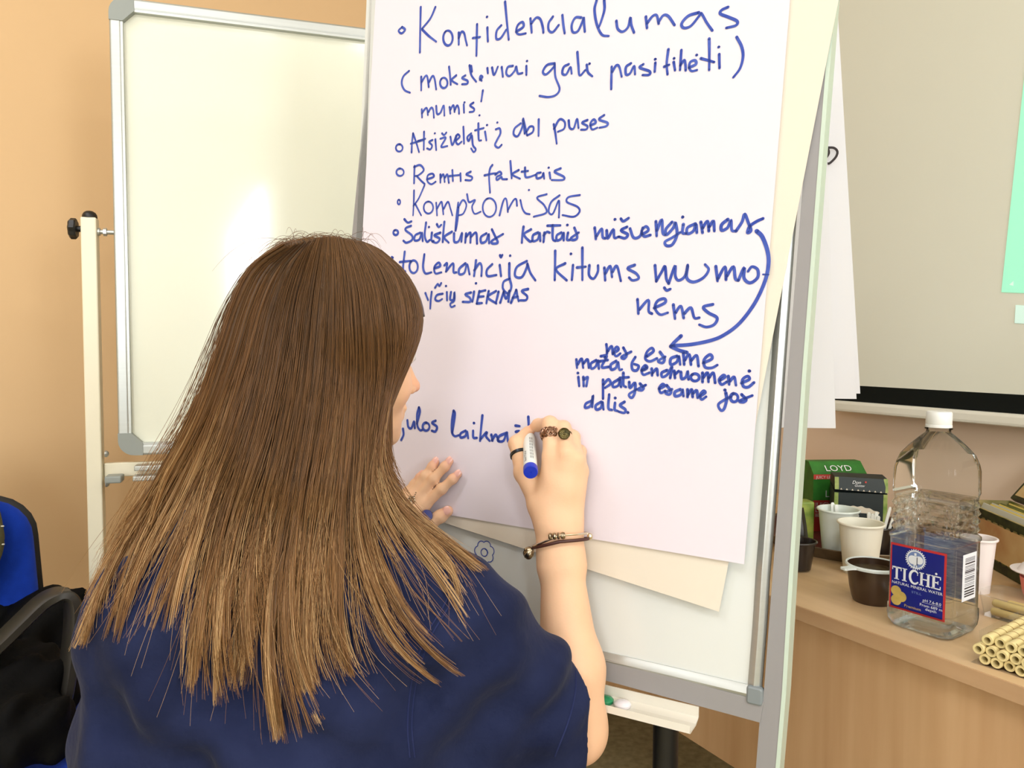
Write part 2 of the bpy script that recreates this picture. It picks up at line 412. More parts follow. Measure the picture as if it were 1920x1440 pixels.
# ================================================================== FLIPCHART EASEL
EY, ET = math.radians(30.0), math.radians(6.0)
EX = np.array([math.cos(EY), -math.sin(EY), 0])                 # to the right along the board
EH = np.array([-math.sin(EY), -math.cos(EY), 0])                # horizontal part of the normal, towards the room
EN = EH * math.cos(ET) + Z * math.sin(ET)
EV = np.cross(EN, EX); EV = EV if EV[2] > 0 else -EV
EO = at(1440, 1200, 0.87)
def B(x, y, off=0.0): return hit(x, y, EO + EN * off, EN)
def paper_depth(x, y): return float(np.dot(B(x, y, .0128) - CAM, FW))
m_rail = mat('grey_easel_coat', (150, 148, 148), rough=0.42, var=.04, vscale=9)
m_edge = mat('pale_green_edge', (196, 212, 196), rough=0.4)
m_eb = mat('easel_board_enamel', (222, 226, 222), rough=0.2, spec=.5)
ea = thing('flipchart_easel', 'grey flipchart easel with whiteboard panel, pen tray and black centre pole', 'easel', np.array([B(1060, 1200)[0], B(1060, 1200)[1], 0]))
def bar(mb, corners, off, th):
    P = [B(x, y, off) for x, y in corners]; mb.slab(P, EN, th)
mb = MB(); bar(mb, [(640, 1100), (1412, 1294), (1520, 60), (690, -60)], 0.0, .012); obj('board_panel', mb, m_eb, ea)
# right rail
def rail(name, inner, outer, off=.006, th=.030):
    mb = MB(); L = [B(x, y, off) for x, y in outer]; R = [B(x, y, off) for x, y in inner]
    n_ = len(L)
    rings = [[R[i], L[i], L[i] - EN * th, R[i] - EN * th] for i in range(n_)]
    mb.loft(rings, True, True); return obj(name, mb, m_rail, ea)
rr = rail('side_rail', [(1531, -60), (1508, 312), (1477, 700), (1450, 1060), (1432, 1300), (1424, 1355), (1405, 1600), (1390, 1900)],
     [(1563, -60), (1536, 281), (1504, 700), (1479, 1080), (1466, 1299), (1462, 1355), (1440, 1600), (1425, 1900)])
mb = MB(); inn = [(1563, -60), (1536, 281), (1504, 700), (1479, 1080), (1466, 1299), (1454, 1440), (1440, 1600), (1425, 1900)]
rings = []
for x, y in inn:
    a = B(x, y, .0065); b = a + EX * .0045
    rings.append([a, b, b - EN * .032, a - EN * .032])
mb.loft(rings); obj('edge_strip', mb, m_edge, rr)
rail('side_rail', [(699, -60), (690, 200), (683, 440), (668, 800), (655, 1060), (640, 1400), (630, 1600)],
     [(700 - 4, -60), (683, 200), (660, 440), (640, 800), (627, 1060), (612, 1400), (600, 1600)], .0)
mb = MB(); bar(mb, [(900, 1212), (1425, 1355), (1432, 1316), (900, 1172)], .0075, .028)
cb = obj('bottom_crossbar', mb, m_rail, ea)
# aluminium frame strip round the panel
def strip(mb, line, wa, wb_, off, th, n_=1):
    P = [B(x, y, off) for x, y in line]; rings = []
    for i, p in enumerate(P):
        t = unit(P[min(i + 1, len(P) - 1)] - P[max(i - 1, 0)]); s_ = np.cross(EN, t)
        a, b = p + s_ * wa, p + s_ * wb_
        c = (a + b) / 2
        rings.append([a, a * .75 + b * .25 + EN * th * .8, c + EN * th, a * .25 + b * .75 + EN * th * .6, b, b - EN * .006, a - EN * .006])
    mb.loft(rings, True, True)
mb = MB(); strip(mb, [(1431, 1292), (1440, 1180), (1446, 1080), (1460, 900), (1474, 700), (1492, 450), (1504, 312), (1526, -40)], .002, .0175, .001, .0055); obj('panel_frame', mb, m_alu, ea, True)
mb = MB(); strip(mb, [(900, 1180), (1130, 1247), (1290, 1285), (1402, 1312)], .0, .017, .002, .006); obj('panel_frame', mb, m_alu, ea, True)
mb = MB(); cc = B(1416, 1303, .004); mb.box(cc, (.019, .021, .012), (EX, EV, EN), .004); obj('frame_corner', mb, mat('slate_corner_plastic', (128, 136, 138), rough=.4), ea)
# pen tray: an L shaped ledge
mb = MB(); a = B(1010, 1255, .009); b = B(1310, 1326, .009); tdir = unit(b - a)
w_ = .032
prof = [(0, .0), (0, -.012), (w_ * .3, -.016), (w_, -.016), (w_ + .0015, -.008), (w_ + .003, -.0165), (w_, -.018), (w_ * .3, -.018), (-.0015, -.013), (-.0015, .0)]
mb.loft([[p + EH * u_ + Z * v_ for u_, v_ in prof] for p in (a, b - tdir * .0)], True, True)
tray = obj('pen_tray', mb, mat('tray_enamel', (226, 222, 208), rough=.35), ea)
TRAY_A, TRAY_B = a, b
mb = MB(); top = B(1249, 1330, -.03); mb.tube([top, top - Z * .62 - EN * .0], .0162, 16); obj('centre_pole', mb, m_bplast, ea, True)
ft = np.array([top[0], top[1], 0])
mb = MB()
for k in range(5):
    a_ = 2 * PI * k / 5 + .3; e_ = ft + np.array([math.cos(a_), math.sin(a_), 0]) * .26
    mb.tube([ft + Z * .07, e_ + Z * .05], [.016, .011], 8)
obj('star_base', mb, m_bplast, ea, True)
mb = MB(); mb.tube([ft + Z * .05, top - Z * .55], .022, 14); obj('pole_sleeve', mb, m_bplast, ea, True)
# small drawn flower on the bare panel
mb = MB(); fo = B(908, 1036, .0006); fl = []
for k in range(97):
    a_ = 2 * PI * k / 96; r_ = .0132 + .0032 * abs(math.sin(a_ * 3.5 + .4)) ** .7; fl.append((r_ * math.cos(a_), r_ * 1.03 * math.sin(a_)))
ribbon(mb, fl, .0013, fo, EX, EV, EN)
ribbon(mb, [(.0058 * math.cos(a_) * (1 - .02 * a_), .0058 * math.sin(a_) * (1 - .02 * a_)) for a_ in np.linspace(0, 7.6, 40)], .0013, fo, EX, EV, EN)
m_ink = mat('blue_marker_ink', (48, 70, 162), rough=.6, spec=.2, var=.25, vscale=55, rgb2=(76, 98, 184))
obj('flower_drawing', mb, m_ink, ea)
# magnets lying in the tray
m_gm = mat('green_magnet_plastic', (20, 140, 88), rough=.25, coat=.3); m_wm = mat('white_magnet_plastic', (240, 236, 240), rough=.25, coat=.3)
mgp = [(.0005, .0075), (.004, .0073), (.0085, .0058), (.0105, .0035), (.0105, .0012), (.0098, 0), (.0005, 0)][::-1]
def tray_z(): return -.0158
for (x, y, m_, lb, lift) in ((1149, 1294, m_gm, 'green round magnet lying nearest the board in the pen tray', 0.0), (1134, 1303, m_gm, 'green round magnet beside the arm in the pen tray', 0.0), (1176, 1306, m_wm, 'white round magnet lying in the pen tray', 0.0)):
    q = hit(x + 11, y - 3, TRAY_A + Z * -.016, unit(np.cross(tdir, EH)))
    uu = np.dot(q - TRAY_A, EH); q = q + EH * max(0, .0118 - uu); q = q + EH * min(0, w_ - .0115 - uu)
    nz = unit(np.cross(tdir, EH)); nz = nz if nz[2] > 0 else -nz
    mb = MB(); mb.lathe(mgp, 24, q + nz * .0003, (tdir, np.cross(nz, tdir), nz))
    o = obj('round_magnet', mb, m_, None, True); tag(o, lb, 'magnet', 'magnets in the pen tray')

# ------------------------------------------------------------------ sheets of the pad
m_pap = mat('flipchart_paper', (230, 222, 230), rough=.8, spec=.2, var=.015, vscale=6)
m_pap2 = mat('cream_flipchart_paper', (230, 221, 204), rough=.8, spec=.2)
pad = thing('flipchart_sheet', 'white flipchart sheet covered in blue handwriting, front of the easel', 'paper sheet', B(1025, 1010, .0128))
def sheet(corners, offs, name, m_, parent, nu=12, nv=20, bow=.0, th=.0005):
    (x0, y0), (x1, y1), (x2, y2), (x3, y3) = corners            # TL, TR, BR, BL
    mb = MB(); g = []
    for j in range(nv + 1):
        v_ = j / nv
        row = []
        for i in range(nu + 1):
            u_ = i / nu
            xt, yt = x0 + (x1 - x0) * u_, y0 + (y1 - y0) * u_; xb, yb = x3 + (x2 - x3) * u_, y3 + (y2 - y3) * u_
            row.append(B(xt + (xb - xt) * v_, yt + (yb - yt) * v_, offs + bow * math.sin(PI * v_) ))
        g.append(row)
    n_ = nu + 1; V = [p for r in g for p in r]; k = len(V); V += [p - EN * th for p in V[:k]]; F = []
    for j in range(nv):
        for i in range(nu):
            a = j * n_ + i; F.append((a + n_, a + n_ + 1, a + 1, a)); F.append((k + a, k + a + 1, k + a + n_ + 1, k + a + n_))
    bd = [i for i in range(n_)] + [j * n_ + nu for j in range(1, nv + 1)] + [nv * n_ + i for i in range(nu - 1, -1, -1)] + [j * n_ for j in range(nv - 1, 0, -1)]
    for q in range(len(bd)):
        a, b = bd[q], bd[(q + 1) % len(bd)]; F.append((a, b, b + k, a + k))
    mb.add(V, F); return obj(name, mb, m_, parent, True, auto=30)
sheet([(708, -70), (1487, -70), (1395, 1058), (652, 934)], .0128, 'paper', m_pap, pad)
s2 = sheet([(730, -60), (1584, -60), (1348, 1147), (640, 918)], .0094, 'flipchart_sheet', m_pap2, None); tag(s2, 'cream flipchart sheet hanging askew behind the written sheet', 'paper sheet')
m_pap3 = mat('bluish_white_paper', (238, 238, 240), rough=.8, spec=.2)
def back_sheet(px, label, mark=False):
    P = [at(*q) for q in px]; nn = unit(np.cross(P[1] - P[0], P[3] - P[0])); nn = nn if np.dot(nn, FW) < 0 else -nn
    if np.dot(np.cross(P[1] - P[0], P[2] - P[1]), nn) < 0: P2 = P[::-1]
    else: P2 = P
    mb = MB(); mb.slab(P2, nn, .0006); o = obj('flipped_sheet', mb, m_pap3); tag(o, label, 'paper sheet', 'sheets flipped over the back of the easel'); return P, nn, o
back_sheet([(1330, -60, 1.04), (1566, -60, .99), (1613, 738, 1.17), (1340, 735, 1.23)], 'rearmost flipped sheet, reaching farthest right behind the easel')
P, nn, o_ = back_sheet([(1320, -60, 1.03), (1561, -60, .98), (1606, 748, 1.155), (1330, 745, 1.21)], 'middle flipped sheet behind the easel, with a black pen mark')
cen = hit(1559, 290, P[0], nn); Xb = unit(P[1] - P[0]); Yb = np.cross(nn, Xb); Yb = Yb if Yb[2] > 0 else -Yb
mb = MB(); k_ = 1.06 / FOC
ribbon(mb, catmull([(-9 * k_, 12 * k_), (2 * k_, 12 * k_), (9 * k_, 6 * k_), (8 * k_, -4 * k_), (0, -15 * k_), (-4 * k_, -16 * k_)]), .0032, cen, Xb, Yb, nn, .0006)
ribbon(mb, catmull([(-8 * k_, 11 * k_), (-5 * k_, 2 * k_), (-9 * k_, -8 * k_)]), .003, cen, Xb, Yb, nn, .0006)
obj('pen_mark', mb, mat('black_marker_ink', (52, 44, 44), rough=.6), o_)
back_sheet([(1310, -60, 1.02), (1540, -60, .97), (1567, 803, 1.10), (1320, 800, 1.16)], 'longest flipped sheet, nearest behind the grey easel rail')

# ------------------------------------------------------------------ the handwriting (pen strokes measured on the sheet)
# each block: (x0, y0, scale, pen width px), strokes as "x,y x,y ..." separated by ';'; o:cx,cy,rx,ry is a closed loop, .:x,y a dot
HW = [
((660, 0, 3.2, 6.0), """300,162 318,178 297,200 279,184 298,163;412,42 409,180 407,315;500,42 470,110 420,172;422,178 460,215 505,250;o:575,228,28,45;
640,195 640,268;640,228 655,192 672,198 682,240 690,272;750,145 748,240 746,335;725,228 768,222;812,165 813,205 815,248;.:810,101;
895,152 868,185 866,232 892,228 925,178;918,10 928,120 940,238;985,190 1028,160 1022,132 995,150 985,188 1002,206 1042,200;1070,110 1074,150 1078,195;1075,142 1105,106 1130,116 1145,165 1148,196;
1205,100 1180,138 1180,180 1205,192 1240,150;1262,90 1268,150 1276,200;1375,105 1340,106 1318,150 1325,192 1355,186 1382,130 1390,105 1393,150 1397,190;1468,0 1455,60 1470,150 1500,208 1540,216;1513,0 1514,60 1492,135 1480,163"""),
((1100, 0, 3.2, 6.0), """178,125 186,172 215,190 248,162 262,105 268,150 284,195;355,100 358,135 362,168;362,140 395,97 420,92 432,142;432,130 460,92 490,97 527,150;
672,75 610,95 570,140 582,167 625,155 675,95 688,80 720,135 754,183;848,42 810,60 802,82 850,102 902,126 895,152 838,167"""),
((660, 0, 3.2, 5.6), """342,425 308,458 298,500 315,540 348,556;415,460 415,500 415,542;418,492 440,456 452,462 460,522;462,492 482,456 495,472 505,536;o:550,497,22,31;582,400 588,455 592,508;625,452 598,480 632,505;
680,452 660,468 692,484 690,502 660,505;705,392 716,450 745,490;715,395 720,430;768,478 782,462 772,454 766,470 778,484;812,408 815,440;840,405 852,450 875,400;898,402 905,460;
965,395 935,402 925,440 945,456 975,425 985,398 995,440 1022,438;1046,395 1046,450;.:1050,366;1215,380 1170,390 1145,430 1165,446 1210,402 1216,386 1220,460 1245,530 1225,568 1180,582 1125,575;
1300,385 1270,402 1262,440 1285,446 1310,402 1318,442;1352,312 1358,390 1366,452 1400,420;1408,388 1415,432 1442,458;.:1425,382"""),
((1100, 0, 3.2, 5.6), """150,400 148,470 147,535;152,432 178,392 196,402 210,460;265,380 236,402 236,446 260,440 285,395 290,446;340,385 318,405 376,427 375,448 335,450;412,376 408,430;.:412,355;490,296 480,380 485,446;465,400 495,388;
522,372 530,422;.:525,350;568,300 560,420;562,392 585,360 592,384 594,422;615,405 655,385 650,362 622,372 615,405 630,426 662,420;.:660,330;735,232 736,330 735,420;685,350 765,372;795,325 797,408;.:793,282;900,222 930,280 938,340 920,410 880,464"""),
((660, 0, 3.2, 5.2), """418,655 420,705;420,678 440,650 450,652 455,690;458,672 475,646 487,660 491,706;505,635 510,682 530,676 550,632 554,694;585,642 590,682;590,660 605,632 612,642 615,672;617,660 630,632 640,650 642,682;670,626 672,676;.:675,614;728,616 708,632 732,652 728,668 705,672;785,542 780,575 775,608;.:765,692;
o:283,887,20,22;357,914 360,850 366,800;366,800 385,855 402,912;352,862 392,850 432,838;432,790 430,898;395,846 440,832;482,840 462,852 480,872 470,896 450,890;500,836 505,900;.:497,800;530,832 562,826 535,880 572,876;540,800 552,810 566,795;590,820 602,870 625,812;
625,842 646,820 632,806 622,842 635,866 657,850;668,760 670,810 672,862;715,800 692,822 700,846 718,812 725,870 742,895 730,912 714,890;758,740 760,835 775,842;738,782 790,768;798,790 806,842;.:810,750;862,776 885,770 890,800 870,840 858,870 878,886 898,868;.:872,735;
1012,740 976,770 970,806 995,816 1022,760 1026,716 1036,802;1027,712 1042,775 1050,812;1046,790 1066,760 1088,762 1084,792 1052,812;1120,716 1119,815;1210,745 1220,800 1228,862;1212,772 1245,716 1276,732 1272,772 1235,790;1300,722 1306,766 1330,770 1350,712 1359,768;1412,720 1380,736 1412,756 1405,776 1374,778;
1430,752 1462,736 1450,716 1430,742 1440,776 1472,766;1513,690 1482,716 1532,736 1526,756 1485,766;
o:288,1033,22,22;375,995 373,1050 372,1100;372,1002 408,990 430,1020 400,1050 378,1056;390,1058 415,1085 436,1104;450,1076 490,1060 482,1042 455,1052 452,1086 475,1105 502,1090;530,1046 530,1096;530,1070 548,1046 556,1092;557,1066 572,1046 581,1097;602,1020 605,1086;585,1056 642,1050;650,1040 652,1086;
712,1030 685,1046 720,1062 712,1081 680,1080;842,990 828,1012 822,1060 828,1156;795,1052 845,1041 865,1040;860,1048 885,1030 896,1046 868,1062 870,1080 896,1062 902,1074 930,1075;950,966 954,1020 958,1070;1000,1020 962,1046 1008,1072;1038,1005 1040,1058 1062,1062 1102,1048;1018,1030 1056,1025;
1132,1035 1108,1042 1110,1070 1140,1060 1148,1036 1153,1072;1185,1035 1190,1072;.:1180,1006;1252,1010 1215,1030 1270,1060 1265,1079 1198,1080"""),
((660, 0, 3.2, 4.6), """o:281,1212,8,14;372,1142 370,1215 366,1292;434,1113 400,1190 368,1235;380,1225 415,1292;o:458,1245,28,36;505,1216 510,1293;510,1252 535,1210 543,1240 548,1286;550,1252 575,1210 590,1250 602,1292;637,1215 626,1300 620,1388 632,1330 640,1245;638,1242 665,1200 686,1230 668,1280 640,1292;
690,1165 702,1212 738,1200 720,1240 735,1282 772,1270;o:824,1245,40,56;885,1292 908,1205 926,1196 935,1272;935,1260 968,1202 985,1196 990,1235;1010,1200 1022,1250 1040,1278 1066,1285;.:1062,1140;1168,1165 1110,1186 1152,1230 1165,1276 1090,1300;1245,1172 1195,1212 1180,1270 1205,1282 1240,1202 1243,1255 1241,1305;1367,1170 1300,1182 1290,1212 1352,1240 1365,1270 1330,1300 1263,1290"""),
((680, 400, 3.2, 6.0), """o:198,115,14,15;250,35 270,55 292,48;290,75 262,86 258,102 295,132 295,160 262,176 244,164;345,116 315,132 312,162 340,156 355,116 360,166;380,55 372,130 385,170 402,160;415,116 412,160 426,166;.:398,82;466,116 430,132 462,152 445,176 418,170;445,65 456,82 471,69;490,50 484,110 480,172;535,110 490,142 516,176;548,120 550,170 576,166 596,116 592,170;
620,120 615,176;620,142 646,116 646,176;648,142 680,116 686,182;742,120 710,142 712,176 740,166 756,124 758,180;775,96 798,145 810,176 780,181 775,165 842,124;965,80 958,130 955,176;1010,96 968,126 1000,166 1016,166;1052,115 1022,132 1022,166 1050,156 1062,116 1066,166;1090,115 1085,172;1086,132 1105,111 1122,116;1140,72 1140,150 1156,166;1108,74 1186,72;
1192,115 1165,132 1165,162 1190,152 1205,116 1206,162;1232,116 1226,156 1242,160;.:1228,70;1270,86 1285,126 1284,152 1260,160 1250,148 1296,115"""),
((1000, 380, 3.2, 6.2), """368,150 372,185 375,218;378,202 410,156 416,206 432,214;440,166 446,214 480,160 486,210 512,204;.:490,100;562,145 526,166 566,190 550,213 514,204;525,96 540,111 572,92;580,155 602,210 640,200 656,150;650,192 690,166 675,142 650,170 665,202 702,194;735,112 738,155 740,200;742,166 770,102 776,180 792,194;
832,116 795,160 800,192 840,150 852,120 862,190 835,250 800,258 790,235 832,210 882,178;900,130 895,180 917,184;.:897,86;972,126 925,150 925,186 960,170 976,130 981,180;1005,116 1015,180;1015,152 1045,110 1053,170;1055,146 1080,110 1086,170;1167,100 1130,132 1130,166 1165,150 1186,104 1191,164 1216,170;1216,170 1252,115 1268,68 1290,120 1306,166 1285,180 1298,142 1340,112 1378,95"""),
((1000, 380, 3.2, 7.6), """1340,170 1374,205 1405,290 1411,370 1390,470 1330,600 1240,720 1150,790 1070,825 950,850 842,858;886,800 848,835 825,862;825,862 870,884 922,899"""),
((1000, 380, 3.2, 3.0), "1378,430 1412,432"),
((680, 400, 3.2, 6.0), """252,230 242,330 256,350;222,292 286,285;162,290 182,265;175,262 182,300;o:305,320,25,38;370,246 362,320 376,360 412,354;430,330 465,316 455,296 430,322 436,360 472,354;490,312 506,300 500,350;500,348 542,300 545,352 562,354;616,300 580,332 580,365 610,356 626,305 641,366;680,282 674,330 668,376;670,342 700,300 714,320 712,376;
777,305 745,340 750,376 802,370;822,310 830,376;824,252 830,264 838,250;880,300 880,380 892,440 872,480 842,452 846,410 880,392;.:885,254;985,286 925,322 915,376 955,382 985,322 988,302 1005,355 1036,402;1155,225 1154,310 1152,400;1215,300 1160,336 1224,402;1262,310 1255,400;.:1250,243;1318,206 1318,305 1318,400;1286,325 1338,320;1360,312 1358,370 1385,392 1410,352 1412,312;
1450,326 1455,402;1455,362 1485,316 1496,382;1498,352 1525,316 1549,406;1632,310 1590,330 1640,360 1656,390 1620,402 1598,385"""),
((1000, 380, 3.2, 6.0), """730,376 734,425 738,472;738,470 770,415 790,382 798,455 812,485;812,485 850,378 852,440 872,466 910,440 926,374;926,380 920,450 960,476 1020,450 1052,402 1030,370;1095,382 1105,470;1108,455 1150,384 1156,462;1160,442 1200,384 1212,455 1230,466;1230,466 1265,390 1264,452 1300,481 1345,450 1346,402 1312,384 1288,412"""),
((680, 400, 3.2, 5.4), """376,478 392,520;414,470 408,520 405,572;480,482 446,490 435,516 455,526 477,514;434,446 450,424 460,436 471,418;505,472 506,522;.:500,436;530,472 525,516 545,516 550,472 550,522 526,542 532,562 553,554"""),
((680, 400, 3.2, 6.0), """650,475 615,486 642,506 645,530 600,531;668,470 664,500 658,530;.:680,420;700,466 692,505 684,541;684,541 716,538;700,470 736,462;694,501 726,498;756,466 748,505 742,540;800,466 750,502 802,541;815,470 807,505 799,536;825,536 835,505 846,470;846,470 860,512 880,466;880,466 878,500 874,530;890,536 905,498 921,460;921,460 928,495 936,526;900,506 931,500;992,454 955,466 986,496 980,520 946,522"""),
((1000, 380, 3.2, 6.0), """786,510 800,526 822,518;625,580 628,622 630,666;635,642 690,584 692,650 712,666;725,632 790,600 785,576 745,590 730,632 760,671 807,660;840,612 850,696;852,662 885,620 902,692;905,666 945,630 966,690 996,690;1077,610 1020,626 1050,660 1102,690 1086,730 1040,746 996,732"""),
((1000, 380, 3.2, 5.9), """438,850 441,878 442,906;445,892 470,860 476,908;480,902 510,882 500,865 482,892 496,921 522,905;540,870 560,912 545,936 530,925 587,894;680,922 720,892 710,872 682,895 672,936 700,952 742,934;760,896 786,936 775,961 748,950 792,924;862,920 825,936 825,971 860,956 873,920 881,971;900,900 905,971;908,946 935,910 946,972;948,946 980,916 991,981;
1020,962 1072,936 1060,911 1025,942 1030,986 1070,991 1104,974;258,940 262,991;265,972 290,936 299,991;300,966 325,940 333,991;377,945 345,966 350,996 375,981 388,946 393,996;405,921 441,920 410,986 452,985;398,952 447,944;.:430,928;497,950 465,972 468,1001 495,991 508,956 516,1001 532,1000;612,926 592,962 595,1001 620,1006 632,980 605,968;
650,1006 682,990 670,976 650,1002 660,1032 697,1020;654,1006 680,994 672,980;710,996 712,1036;715,1022 740,996 746,1036;802,1005 770,1021 775,1046 805,1030 832,984 821,1052;845,1010 850,1052;848,1032 872,1010;885,1016 890,1056 915,1046 926,1010 931,1061;o:970,1048,25,22;1015,1021 1015,1076;1018,1052 1045,1020 1051,1076;1052,1052 1080,1020 1091,1081;
1120,1066 1150,1046 1140,1035 1115,1062 1130,1091 1162,1074;1170,1041 1175,1091;1178,1072 1205,1046 1216,1096;1250,1082 1296,1060 1285,1041 1255,1062 1260,1101 1290,1106 1324,1079;.:1297,1010;270,1046 275,1101;.:268,1022;300,1046 302,1101;302,1062 326,1046 323,1072 318,1101;418,1062 418,1176;420,1092 450,1060 463,1086 430,1111;512,1060 478,1082 480,1106 510,1096 520,1060 526,1106;540,1021 540,1091 556,1106;518,1052 572,1047;
575,1076 580,1111 610,1081 608,1141 590,1171 574,1150 622,1119;640,1086 661,1111 650,1126 628,1119 674,1094;755,1116 786,1100 775,1088 755,1112 765,1141 792,1129;800,1096 826,1131 815,1151 793,1140 832,1119;882,1120 850,1136 852,1161 885,1151 895,1120 901,1161;925,1121 925,1166;928,1152 950,1120 956,1166;957,1146 980,1126 986,1171;1000,1161 1031,1140 1020,1130 1000,1156 1010,1181 1037,1164;
1155,1141 1160,1181 1145,1236 1125,1246 1110,1211 1150,1181 1187,1164;.:1150,1124;o:1205,1170,22,25;1250,1151 1276,1181 1260,1196 1238,1189 1314,1157;347,1190 315,1206 312,1231 345,1216 358,1156 353,1226;407,1195 375,1216 378,1241 405,1231 415,1196 421,1241;455,1151 450,1231 472,1244;490,1201 488,1241 507,1250;.:492,1172;547,1195 520,1216 552,1241 545,1261 513,1254;.:568,1259"""),
((700, 740, 4.0, 6.2), """222,256 226,300 208,341;255,192 262,241 285,251 305,201 311,251;342,96 328,150 330,231 350,266 367,264;342,96 349,130 327,218;o:395,240,25,30;467,195 440,211 477,241 465,276 438,270;602,121 590,200 590,281 610,311 642,304;602,121 612,152 592,288;692,270 655,291 655,321 690,311 702,276 711,326;748,271 750,321 777,324;.:755,213;818,156 808,250 800,346;805,332 850,281 845,312 872,346;
885,301 894,345;890,342 916,301 930,322 942,351;1002,286 945,311 935,346 975,346 1000,291 1010,351 1027,354;1066,232 1097,236;1068,278 1092,272;1162,166 1164,208 1165,252"""),
]
mb = MB(); HN = EN; PXM = None
def sheet_xy(x, y):
    q = B(x, y, .0134) - EO; return (float(np.dot(q, EX)), float(np.dot(q, EV)))
bow_lift = 0.0134
kpx = 1.02 / FOC
for (x0, y0, sc, wpx), txt in HW:
    for st in txt.replace('\n', '').split(';'):
        st = st.strip()
        if not st: continue
        if st.startswith('o:'):
            cx, cy, rx, ry = [float(q) for q in st[2:].split(',')]
            a0 = RNG.uniform(-2.2, -1.2); pts = [(cx + rx * math.cos(a0 - t) * (1 + .03 * t / 6), cy + ry * math.sin(a0 - t)) for t in np.linspace(0, 2 * PI + .25, 26)]
            P2 = [sheet_xy(x0 + a / sc, y0 + b / sc) for a, b in pts]; n_ = len(P2)
        elif st.startswith('.:'):
            a, b = [float(q) for q in st[2:].split(',')]; p = sheet_xy(x0 + a / sc, y0 + b / sc)
            P2 = [(p[0] - .0003, p[1]), (p[0], p[1] + .0002), (p[0] + .0004, p[1])]
        else:
            pts = [tuple(float(q) for q in s_.split(',')) for s_ in st.split()]
            P2 = catmull([sheet_xy(x0 + a / sc, y0 + b / sc) for a, b in pts], 6)
        n_ = len(P2)
        # the pen presses harder at the start of a stroke
        base = wpx * kpx * .86
        wv = base * (1.06 - .16 * np.linspace(0, 1, n_) + .06 * np.sin(np.linspace(0, 5, n_) + RNG.uniform(0, 6)))
        ribbon(mb, P2, wv, EO + EN * .0134, EX, EV, EN)
obj('handwriting', mb, m_ink, pad)

# ================================================================== DESK by the right wall
m_beech = mat_wood('beech_laminate', (222, 190, 148), (206, 172, 128), (1.0, 16.0, 16.0), 2.2)
m_beechv = mat_wood('beech_laminate_panel', (214, 176, 134), (198, 156, 114), (14.0, 14.0, 1.0), 2.4)
m_edgeb = mat_wood('beech_edging', (200, 164, 126), (188, 150, 112), (1, 9, 9), 4.0, .45)
DZ = 0.75
e1 = on_z(1484, 1125, DZ); e2 = on_z(1915, 1297, DZ)
D0 = (np.dot(e1, N) + np.dot(e2, N)) / 2
D1, DM0, DM1 = WALL_N - .02, 2.0, -0.45
THK = .020
desk = thing('desk', 'beech laminate desk with modesty panel along the right wall', 'desk', nm((D0 + D1) / 2, (DM0 + DM1) / 2, 0))
def nbox(mb, n0, n1, m0, m1, z0, z1, bev=0.0):
    # long axis M first so wood grain runs along the desk
    return mb.box(nm((n0 + n1) / 2, (m0 + m1) / 2, (z0 + z1) / 2), (abs(m0 - m1), n1 - n0, z1 - z0), (M, N, Z), bev)
def wood_obj(name, n0, n1, m0, m1, z0, z1, m_, parent, bev=0.0):
    me = MB(); me.box((0, 0, 0), (abs(m0 - m1), n1 - n0, z1 - z0), None, bev)
    ms = mesh_from(name, me, m_); o = bpy.data.objects.new(name, ms); COL.objects.link(o)
    o.parent = parent; o.matrix_parent_inverse = MATW[parent.name].inverted()
    c = nm((n0 + n1) / 2, (m0 + m1) / 2, (z0 + z1) / 2); o.location = tuple(c); o.rotation_euler = (0, 0, math.atan2(M[1], M[0])); return o
wood_obj('desktop', D0 + .0022, D1, DM0, DM1, DZ - THK, DZ, m_beech, desk)
wood_obj('edge_band', D0, D0 + .002, DM0, DM1, DZ - THK, DZ - .0006, m_edgeb, desk)
ph = .747
pz = hit(1360, 1385, nm(D0 + .03, 0), -N)[2] - .035
wood_obj('modesty_panel', D0 + .025, D0 + .043, DM0 - .02, DM1 + .02, pz, DZ - THK - .0005, m_beechv, desk)
for mm in (DM0 - .03, DM1 + .03):
    wood_obj('side_panel', D0 + .045, D1 - .02, mm + .01, mm - .01, 0.0, DZ - THK - .0005, m_beechv, desk)

# ------------------------------------------------------------------ round metal tray with tea things
m_tray = mat('worn_tray_metal', (122, 104, 78), rough=.4, metal=.35, var=.35, vscale=30)
m_traydark = mat('dark_tray_lacquer', (58, 40, 34), rough=.35, var=.5, vscale=40, rgb2=(96, 40, 36))
tc_ = on_z(1588, 1005, DZ); front = on_z(1575, 1053, DZ)
TR = .172; tc_ = front + unit(np.array([tc_[0] - front[0] + .02, tc_[1] - front[1], 0])) * (TR - .014)
tt = thing('round_tray', 'round dark metal tray holding tea boxes and cups at the desk back', 'tray', tc_)
mb = MB(); mb.lathe([(.0005, .002), (TR - .02, .002), (TR - .004, .021), (TR, .022), (TR + .001, .0205), (TR - .014, .0), (.0005, .0)][::-1], 48, tc_); obj('tray_rim', mb, m_tray, tt, True)
mb = MB(); mb.lathe([(.0005, .0026), (TR - .022, .0026), (TR - .007, .0195)][::-1], 48, tc_); obj('tray_inside', mb, m_traydark, tt, True)
TZ = DZ + .003
def box_axes(ang):
    X = np.array([math.cos(ang), math.sin(ang), 0]); return X, np.array([-X[1], X[0], 0])
m_white_ink = mat('white_print', (236, 236, 232), rough=.5); m_grey_ink = mat('silver_print', (190, 192, 190), rough=.4)
